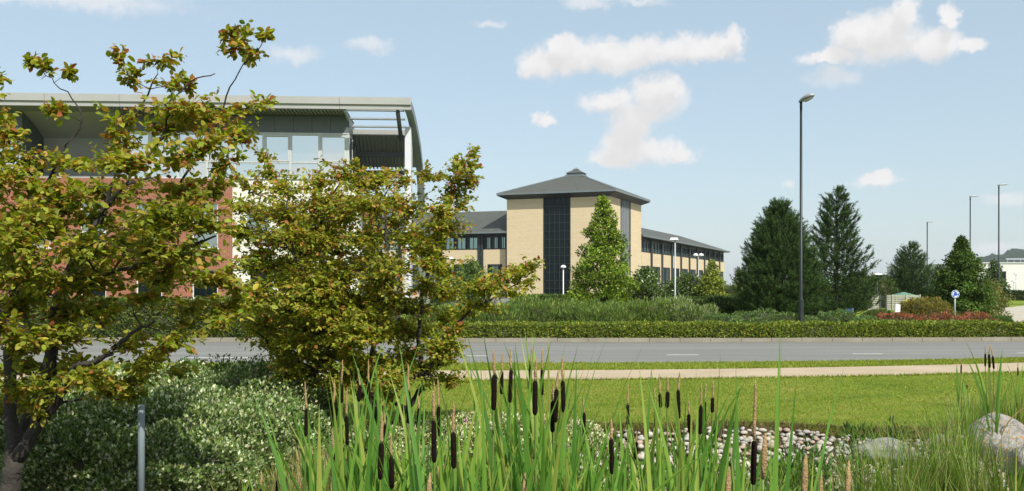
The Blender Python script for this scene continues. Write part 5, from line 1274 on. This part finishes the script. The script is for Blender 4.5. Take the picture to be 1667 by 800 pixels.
# ------------------------------------------------------------------ street furniture
lamp_dark = mat('dark green grey lamp column', (.02, .026, .024), .45, .3, .15, 5)
lamp_grey = mat('grey lamp column', (.34, .37, .38), .5, .3, .1, 5)
lamp_white = mat('white lamp head', (.78, .78, .76), .4, 0, .05, 5)
lens_m = mat('lamp lens', (.55, .55, .52), .2, 0, .05, 5)
def head_mesh(L, w, h):
    """cobra head: pinched ellipsoid along +x with flat underside"""
    vs = []; fs = []; n = 10; secs = [(0, .25), (.06, .42), (.2, .72), (.45, 1.0), (.7, .98), (.88, .75), (1.0, .3)]
    for (t, s) in secs:
        for k in range(n):
            th = 2 * math.pi * k / n; z = math.sin(th); z = z if z > 0 else z * .35
            vs.append((t * L, math.cos(th) * w / 2 * s, z * h * s))
    for i in range(len(secs) - 1):
        for k in range(n): fs.append((i * n + k, i * n + (k + 1) % n, (i + 1) * n + (k + 1) % n, (i + 1) * n + k))
    fs.append(tuple(range(n - 1, -1, -1))); fs.append(tuple((len(secs) - 1) * n + k for k in range(n)))
    return vs, fs
def street_lamp(label, x, yt, D, ang, headL, headw, headh, tilt, group, r=(.085, .055)):
    X = PX(x, D); H = PZ(yt, D)
    root = thing('street_lamp', label, 'street lamp', (X, D, 0), group)
    v, f = lathe([(r[0] * 1.05, 0), (r[0] * 1.05, .02), (r[0], .03), (r[0], 1.15), (r[0] * .95, 1.2), (r[1], 1.28), (r[1] * .72, H - .25)], 12, (X, D, 0)); obj('pole', v, f, lamp_dark, root, True)
    v, f = lathe([(r[1] * .8, H - .3), (r[1] * .8, H - .06)], 10, (X, D, 0)); obj('collar', v, f, lamp_dark, root, True)
    hv, hf = head_mesh(headL, headw, headh); ca, sa = math.cos(ang), math.sin(ang); ct, st = math.cos(tilt), math.sin(tilt)
    def tf(p): 
        px_, pz_ = (p[0] - .08) * ct - p[2] * st, (p[0] - .08) * st + p[2] * ct
        return (X + px_ * ca - p[1] * sa, D + px_ * sa + p[1] * ca, H - .05 + pz_)
    hd = obj('lamp_head', [tf(p) for p in hv], hf, lamp_grey, root, True)
    lv = [tf((headL * .3, -headw * .32, -headh * .36)), tf((headL * .85, -headw * .28, -headh * .34)), tf((headL * .85, headw * .28, -headh * .34)), tf((headL * .3, headw * .32, -headh * .36))]
    lv += [tf((headL * .35, -headw * .24, -headh * .6)), tf((headL * .78, -headw * .2, -headh * .6)), tf((headL * .78, headw * .2, -headh * .6)), tf((headL * .35, headw * .24, -headh * .6))]
    obj('lens', lv, [(7, 6, 5, 4), (0, 1, 5, 4), (1, 2, 6, 5), (2, 3, 7, 6), (3, 0, 4, 7)], lens_m, hd)
street_lamp('tall dark street lamp standing before the broad pine', 1304, 163, 32.6, R(-52), .60, .30, .13, R(16), None)
street_lamp('dark street lamp beside the pale side road bend', 1626, 300, 60, 0, .66, .22, .07, R(3), None)
street_lamp('dark street lamp rising behind the conical hornbeam', 1579.5, 319, 69, 0, .66, .22, .07, R(3), None)
street_lamp('dark street lamp behind the timber screen, far down the road', 1509.5, 361, 100, 0, .70, .26, .08, R(3), None, (.1, .07))
def globe_lamp(label, xs, yt, D, m, group=None, dia=.5):
    xc = sum(xs) / len(xs); X = PX(xc, D); H = PZ(yt, D)
    root = thing('park_lamp', label, 'lamp post', (X, D, 0), group)
    v, f = lathe([(.07, 0), (.07, .8), (.045, .85), (.04, H - .25)], 10, (X, D, 0)); obj('pole', v, f, m, root, True)
    for x in xs:
        Xh = PX(x, D)
        if len(xs) > 1:
            v, f = tube([(X, D, H - .4), (Xh, D, H - .3)], .025, 6); obj('arm', v, f, m, root)
        v, f = lathe([(.05, -.32), (.08, -.25), (.16, -.24), (.17, -.2)], 12, (Xh, D, H)); obj('bowl', v, f, lens_m, root, True)
        v, f = lathe([(dia / 2, -.22), (dia / 2, -.17), (dia * .42, -.07), (dia * .25, -.01), (.03, .02)], 14, (Xh, D, H)); obj('shade', v, f, lamp_white, root, True)
globe_lamp('white post lamp with domed shade before the dark glass of the tower', [917], 432, 88, lamp_white)
globe_lamp('grey twin lamp with two domed shades before the right wing', [1132.5, 1141.5], 413, 96, lamp_grey)
globe_lamp('small white domed lamp before the left wing pilaster', [734], 419, 95, lamp_white)
def flat_lamp(label, x, yt, D, m, wl, wr, hm=None):
    X = PX(x, D); H = PZ(yt, D); root = thing('car_park_lamp', label, 'lamp post', (X, D, 0))
    v, f = lathe([(.075, 0), (.075, 1.0), (.05, 1.06), (.04, H - .05)], 10, (X, D, 0)); obj('pole', v, f, m, root, True)
    mb = MB(); a, b = X - wl, X + wr
    mb.add([(a, D - .16, H - .06), (b, D - .16, H - .06), (b, D + .16, H - .06), (a, D + .16, H - .06), (a + .06, D - .12, H + .05), (b - .06, D - .12, H + .05), (b - .06, D + .12, H + .05), (a + .06, D + .12, H + .05)],
           [(3, 2, 1, 0), (4, 5, 6, 7), (0, 1, 5, 4), (1, 2, 6, 5), (2, 3, 7, 6), (3, 0, 4, 7)]); hd = mb.build('lamp_head', hm or lamp_white, root)
    MB().box(a + .08, b - .08, D - .1, D + .1, H - .09, H - .061).build('lens', lens_m, hd)
flat_lamp('slim pale grey lamp with flat white head before the right wing', 1099, 389, 54, lamp_grey, .30, .16)
flat_lamp('black lamp post with flat white head behind the timber screen', 1428, 446, 72, lamp_dark, .20, .32)
flat_lamp('pale grey lamp post by the distant pine', 1501, 419, 78, lamp_grey, .36, .18, lamp_grey)
flat_lamp('thin pale lamp in front of the white wall, the taller one', 1654, 446, 118, lamp_grey, .25, .25, lamp_grey)
flat_lamp('thin pale lamp in front of the white wall, the shorter one', 1650.5, 458, 116, lamp_grey, .25, .25, lamp_grey)
# grey metal post in the shrub bed
X = PX(230, 6.9); r_ = thing('metal_post', 'plain grey metal post standing in front of the variegated shrubs', 'post', (X, 6.9, 0))
zt = PZ(660, 6.9); v, f = lathe([(.024, -.02), (.024, zt - .008), (.021, zt)], 16, (X, 6.9, 0)); obj('tube', v, f, mat('matt grey post paint', (.20, .25, .27), .55, 0, .12, 14), r_, True)
v, f = lathe([(.05, -.02), (.05, .03), (.03, .045)], 16, (X, 6.9, 0)); obj('foot_collar', v, f, lamp_grey, r_, True)
# round blue sign
def round_sign():
    D = 40; X = PX(1555, D); zc = PZ(479, D); root = thing('roundabout_sign', 'round blue mini roundabout sign on a grey post', 'road sign', (X, D, 0))
    v, f = lathe([(.03, 0), (.03, zc + .12)], 10, (X, D + .03, 0)); obj('post', v, f, lamp_grey, root, True)
    def disc(r, y, m, nm, par, r0=0):
        n = 28; vs = [(X + r * math.cos(2 * math.pi * k / n), y, zc + r * math.sin(2 * math.pi * k / n)) for k in range(n)]
        if r0 == 0:
            vs2 = [(a, b + .012, c) for a, b, c in vs]
            return obj(nm, vs + vs2, [tuple(range(n)), tuple(range(2 * n - 1, n - 1, -1))] + [(k, n + k, n + (k + 1) % n, (k + 1) % n) for k in range(n)], m, par)
        vi = [(X + r0 * math.cos(2 * math.pi * k / n), y, zc + r0 * math.sin(2 * math.pi * k / n)) for k in range(n)]
        return obj(nm, vs + vi, [(k, (k + 1) % n, n + (k + 1) % n, n + k) for k in range(n)], m, par)
    blue = mat('road sign blue', (.02, .10, .42), .4, 0, .05, 5)
    d = disc(.165, D - .02, blue, 'sign_face', root); disc(.163, D - .024, lamp_white, 'border', d, .150)
    for k in range(3):                                          # three chasing arrows
        a0 = R(90 + 120 * k); vs = []; m_ = 7
        for i in range(m_ + 1):
            a = a0 - R(62) * i / m_; vs += [(X + .085 * math.cos(a), D - .025, zc + .085 * math.sin(a)), (X + .12 * math.cos(a), D - .025, zc + .12 * math.sin(a))]
        fs = [(2 * i, 2 * i + 1, 2 * i + 3, 2 * i + 2) for i in range(m_)]; a = a0 - R(62); e = a - R(30)
        o = len(vs); vs += [(X + .06 * math.cos(a), D - .025, zc + .06 * math.sin(a)), (X + .148 * math.cos(a), D - .025, zc + .148 * math.sin(a)), (X + .1 * math.cos(e), D - .025, zc + .1 * math.sin(e))]; fs.append((o, o + 1, o + 2))
        obj('arrow', vs, fs, lamp_white, d)
round_sign()
def small_signs():
    D = 37; X = PX(1460, D); zt = PZ(495, D); root = thing('marker_post', 'short white marker post among the red barberry shrubs', 'bollard', (X, D, 0))
    MB().box(X - .05, X + .05, D - .04, D + .04, 0, zt - .45).build('post', lamp_grey, root)
    MB().add([(X - .08, D - .05, zt - .45), (X + .10, D - .05, zt - .45), (X + .10, D + .05, zt - .45), (X - .08, D + .05, zt - .45), (X - .06, D - .04, zt), (X + .12, D - .04, zt - .03), (X + .12, D + .04, zt - .03), (X - .06, D + .04, zt)], [(3, 2, 1, 0), (4, 5, 6, 7), (0, 1, 5, 4), (1, 2, 6, 5), (2, 3, 7, 6), (3, 0, 4, 7)]).build('head', lamp_white, root)
    D = 40; X = PX(1388, D); root = thing('blue_sign', 'small dark blue sign board on a blue post under the pines', 'sign', (X, D, 0)); bl = mat('dark blue paint', (.02, .06, .16), .5, 0, .1, 5)
    MB().box(X - .03, X + .03, D - .03, D + .03, 0, PZ(502, D)).build('post', mat('blue post', (.05, .14, .32), .5, 0, .1, 5), root)
    MB().box(X - .30, X - .031, D - .02, D + .01, PZ(513, D), PZ(503, D)).build('board', bl, root)
small_signs()
def screen():
    D = 66; wood = mat('weathered grey timber', (.26, .26, .20), .85, 0, .25, 6, .4, 30, col2=(.42, .41, .34)); px = D / F
    root = thing('timber_screen', 'slatted weathered timber enclosure with rounded end behind the shrubs', 'enclosure', (PX(1455, D), D, 0))
    top = PZ(480.5, D); n = 7; hgt = top / n
    # rounded left end: slats following a quarter arch, face towards the viewer
    x0, x1 = PX(1412, D), PX(1432, D)
    for i in range(n):
        z = .02 + i * hgt; f = (i + .5) / n; cut = (1 - math.sqrt(max(0, 1 - f * f))) * (x1 - x0) * .95
        MB().box(x0 + cut, x1, D, D + .03, z, z + hgt - .035).build('slat', wood, root)
    arc = [(x0 + (1 - math.sqrt(max(0, 1 - f * f))) * (x1 - x0) * .95 - .03, D - .02, f * top) for f in np.linspace(0, 1, 12)]
    v, f = tube(arc, .035, 6); obj('arched_frame', v, f, dark_steel, root)
    for xa, xb in ((1443, 1452.5), (1453.2, 1475), (1475.8, 1497)):
        a, b = PX(xa, D), PX(xb, D)
        for i in range(n): MB().box(a, b, D + .02 * (i % 2), D + .03 + .02 * (i % 2), .02 + i * hgt, .02 + (i + 1) * hgt - .035).build('slat', wood, root)
    for x in (1432.5, 1442.6, 1452.8, 1475.4, 1497.5): MB().box(PX(x, D) - .04, PX(x, D) + .04, D - .05, D - .003, 0, top + .04).build('post', wood if x > 1445 else dark_steel, root)
    for i in range(8): MB().box(PX(1433.2 + i * 1.2, D), PX(1433.5 + i * 1.2, D), D + .3, D + .33, 0, top - .08).build('gate_bar', dark_steel, root)
    MB().box(PX(1433, D), PX(1442.2, D), D + .31, D + .35, top - .12, top - .08).build('gate_rail', dark_steel, root)
    g = mat('green canopy', (.09, .20, .14), .6, 0, .12, 3); Dg = D + 1.6
    rt = thing('garden_canopy', 'green hipped canopy roof on posts inside the timber enclosure', 'canopy', (PX(1471, Dg), Dg, 0))
    a, b = PX(1451, Dg), PX(1491, Dg); ze = PZ(482.5, Dg); za = PZ(475.5, Dg)
    MB().add([(a, Dg - .8, ze), (b, Dg - .8, ze), (b, Dg + .8, ze), (a, Dg + .8, ze), ((a + b) / 2, Dg, za), (a, Dg - .8, ze - .06), (b, Dg - .8, ze - .06), (b, Dg + .8, ze - .06), (a, Dg + .8, ze - .06)], [(0, 1, 4), (1, 2, 4), (2, 3, 4), (3, 0, 4), (8, 7, 6, 5), (0, 5, 6, 1), (1, 6, 7, 2), (2, 7, 8, 3), (3, 8, 5, 0)]).build('roof', g, rt)
    for xx in (a + .1, b - .1):
        for yy in (Dg - .7, Dg + .7): MB().box(xx - .03, xx + .03, yy - .03, yy + .03, 0, ze - .06).build('post', wood, rt)
    Ds = D - .12; ro = thing('warning_sign', 'small yellow and orange warning sign on the timber screen', 'sign', (PX(1477, Ds), Ds, PZ(493, Ds)))
    MB().box(PX(1474.5, Ds), PX(1478.4, Ds), Ds, Ds + .02, PZ(493.5, Ds), PZ(488, Ds)).build('yellow_panel', mat('yellow sign', (.62, .50, .03), .5, 0, .05, 5), ro)
    MB().box(PX(1478.5, Ds), PX(1480, Ds), Ds, Ds + .02, PZ(493.5, Ds), PZ(488, Ds)).build('orange_panel', mat('orange sign', (.55, .16, .03), .5, 0, .05, 5), ro)
screen()

# ------------------------------------------------------------------ summer haze
def haze():
    m = bpy.data.materials.new('summer haze'); m.use_nodes = True; N = m.node_tree.nodes; N.clear()
    v = N.new('ShaderNodeVolumePrincipled'); v.inputs['Color'].default_value = (.86, .92, 1.0, 1); v.inputs['Density'].default_value = HAZE_DENSITY; v.inputs['Anisotropy'].default_value = 0.0
    o = N.new('ShaderNodeOutputMaterial'); m.node_tree.links.new(v.outputs[0], o.inputs['Volume'])
    ob = MB().box(-5100, 5100, -60, 6100, -4.5, 190).build('haze', m); tag(ob, kind='stuff')
HAZE_DENSITY = 0.00009
haze()
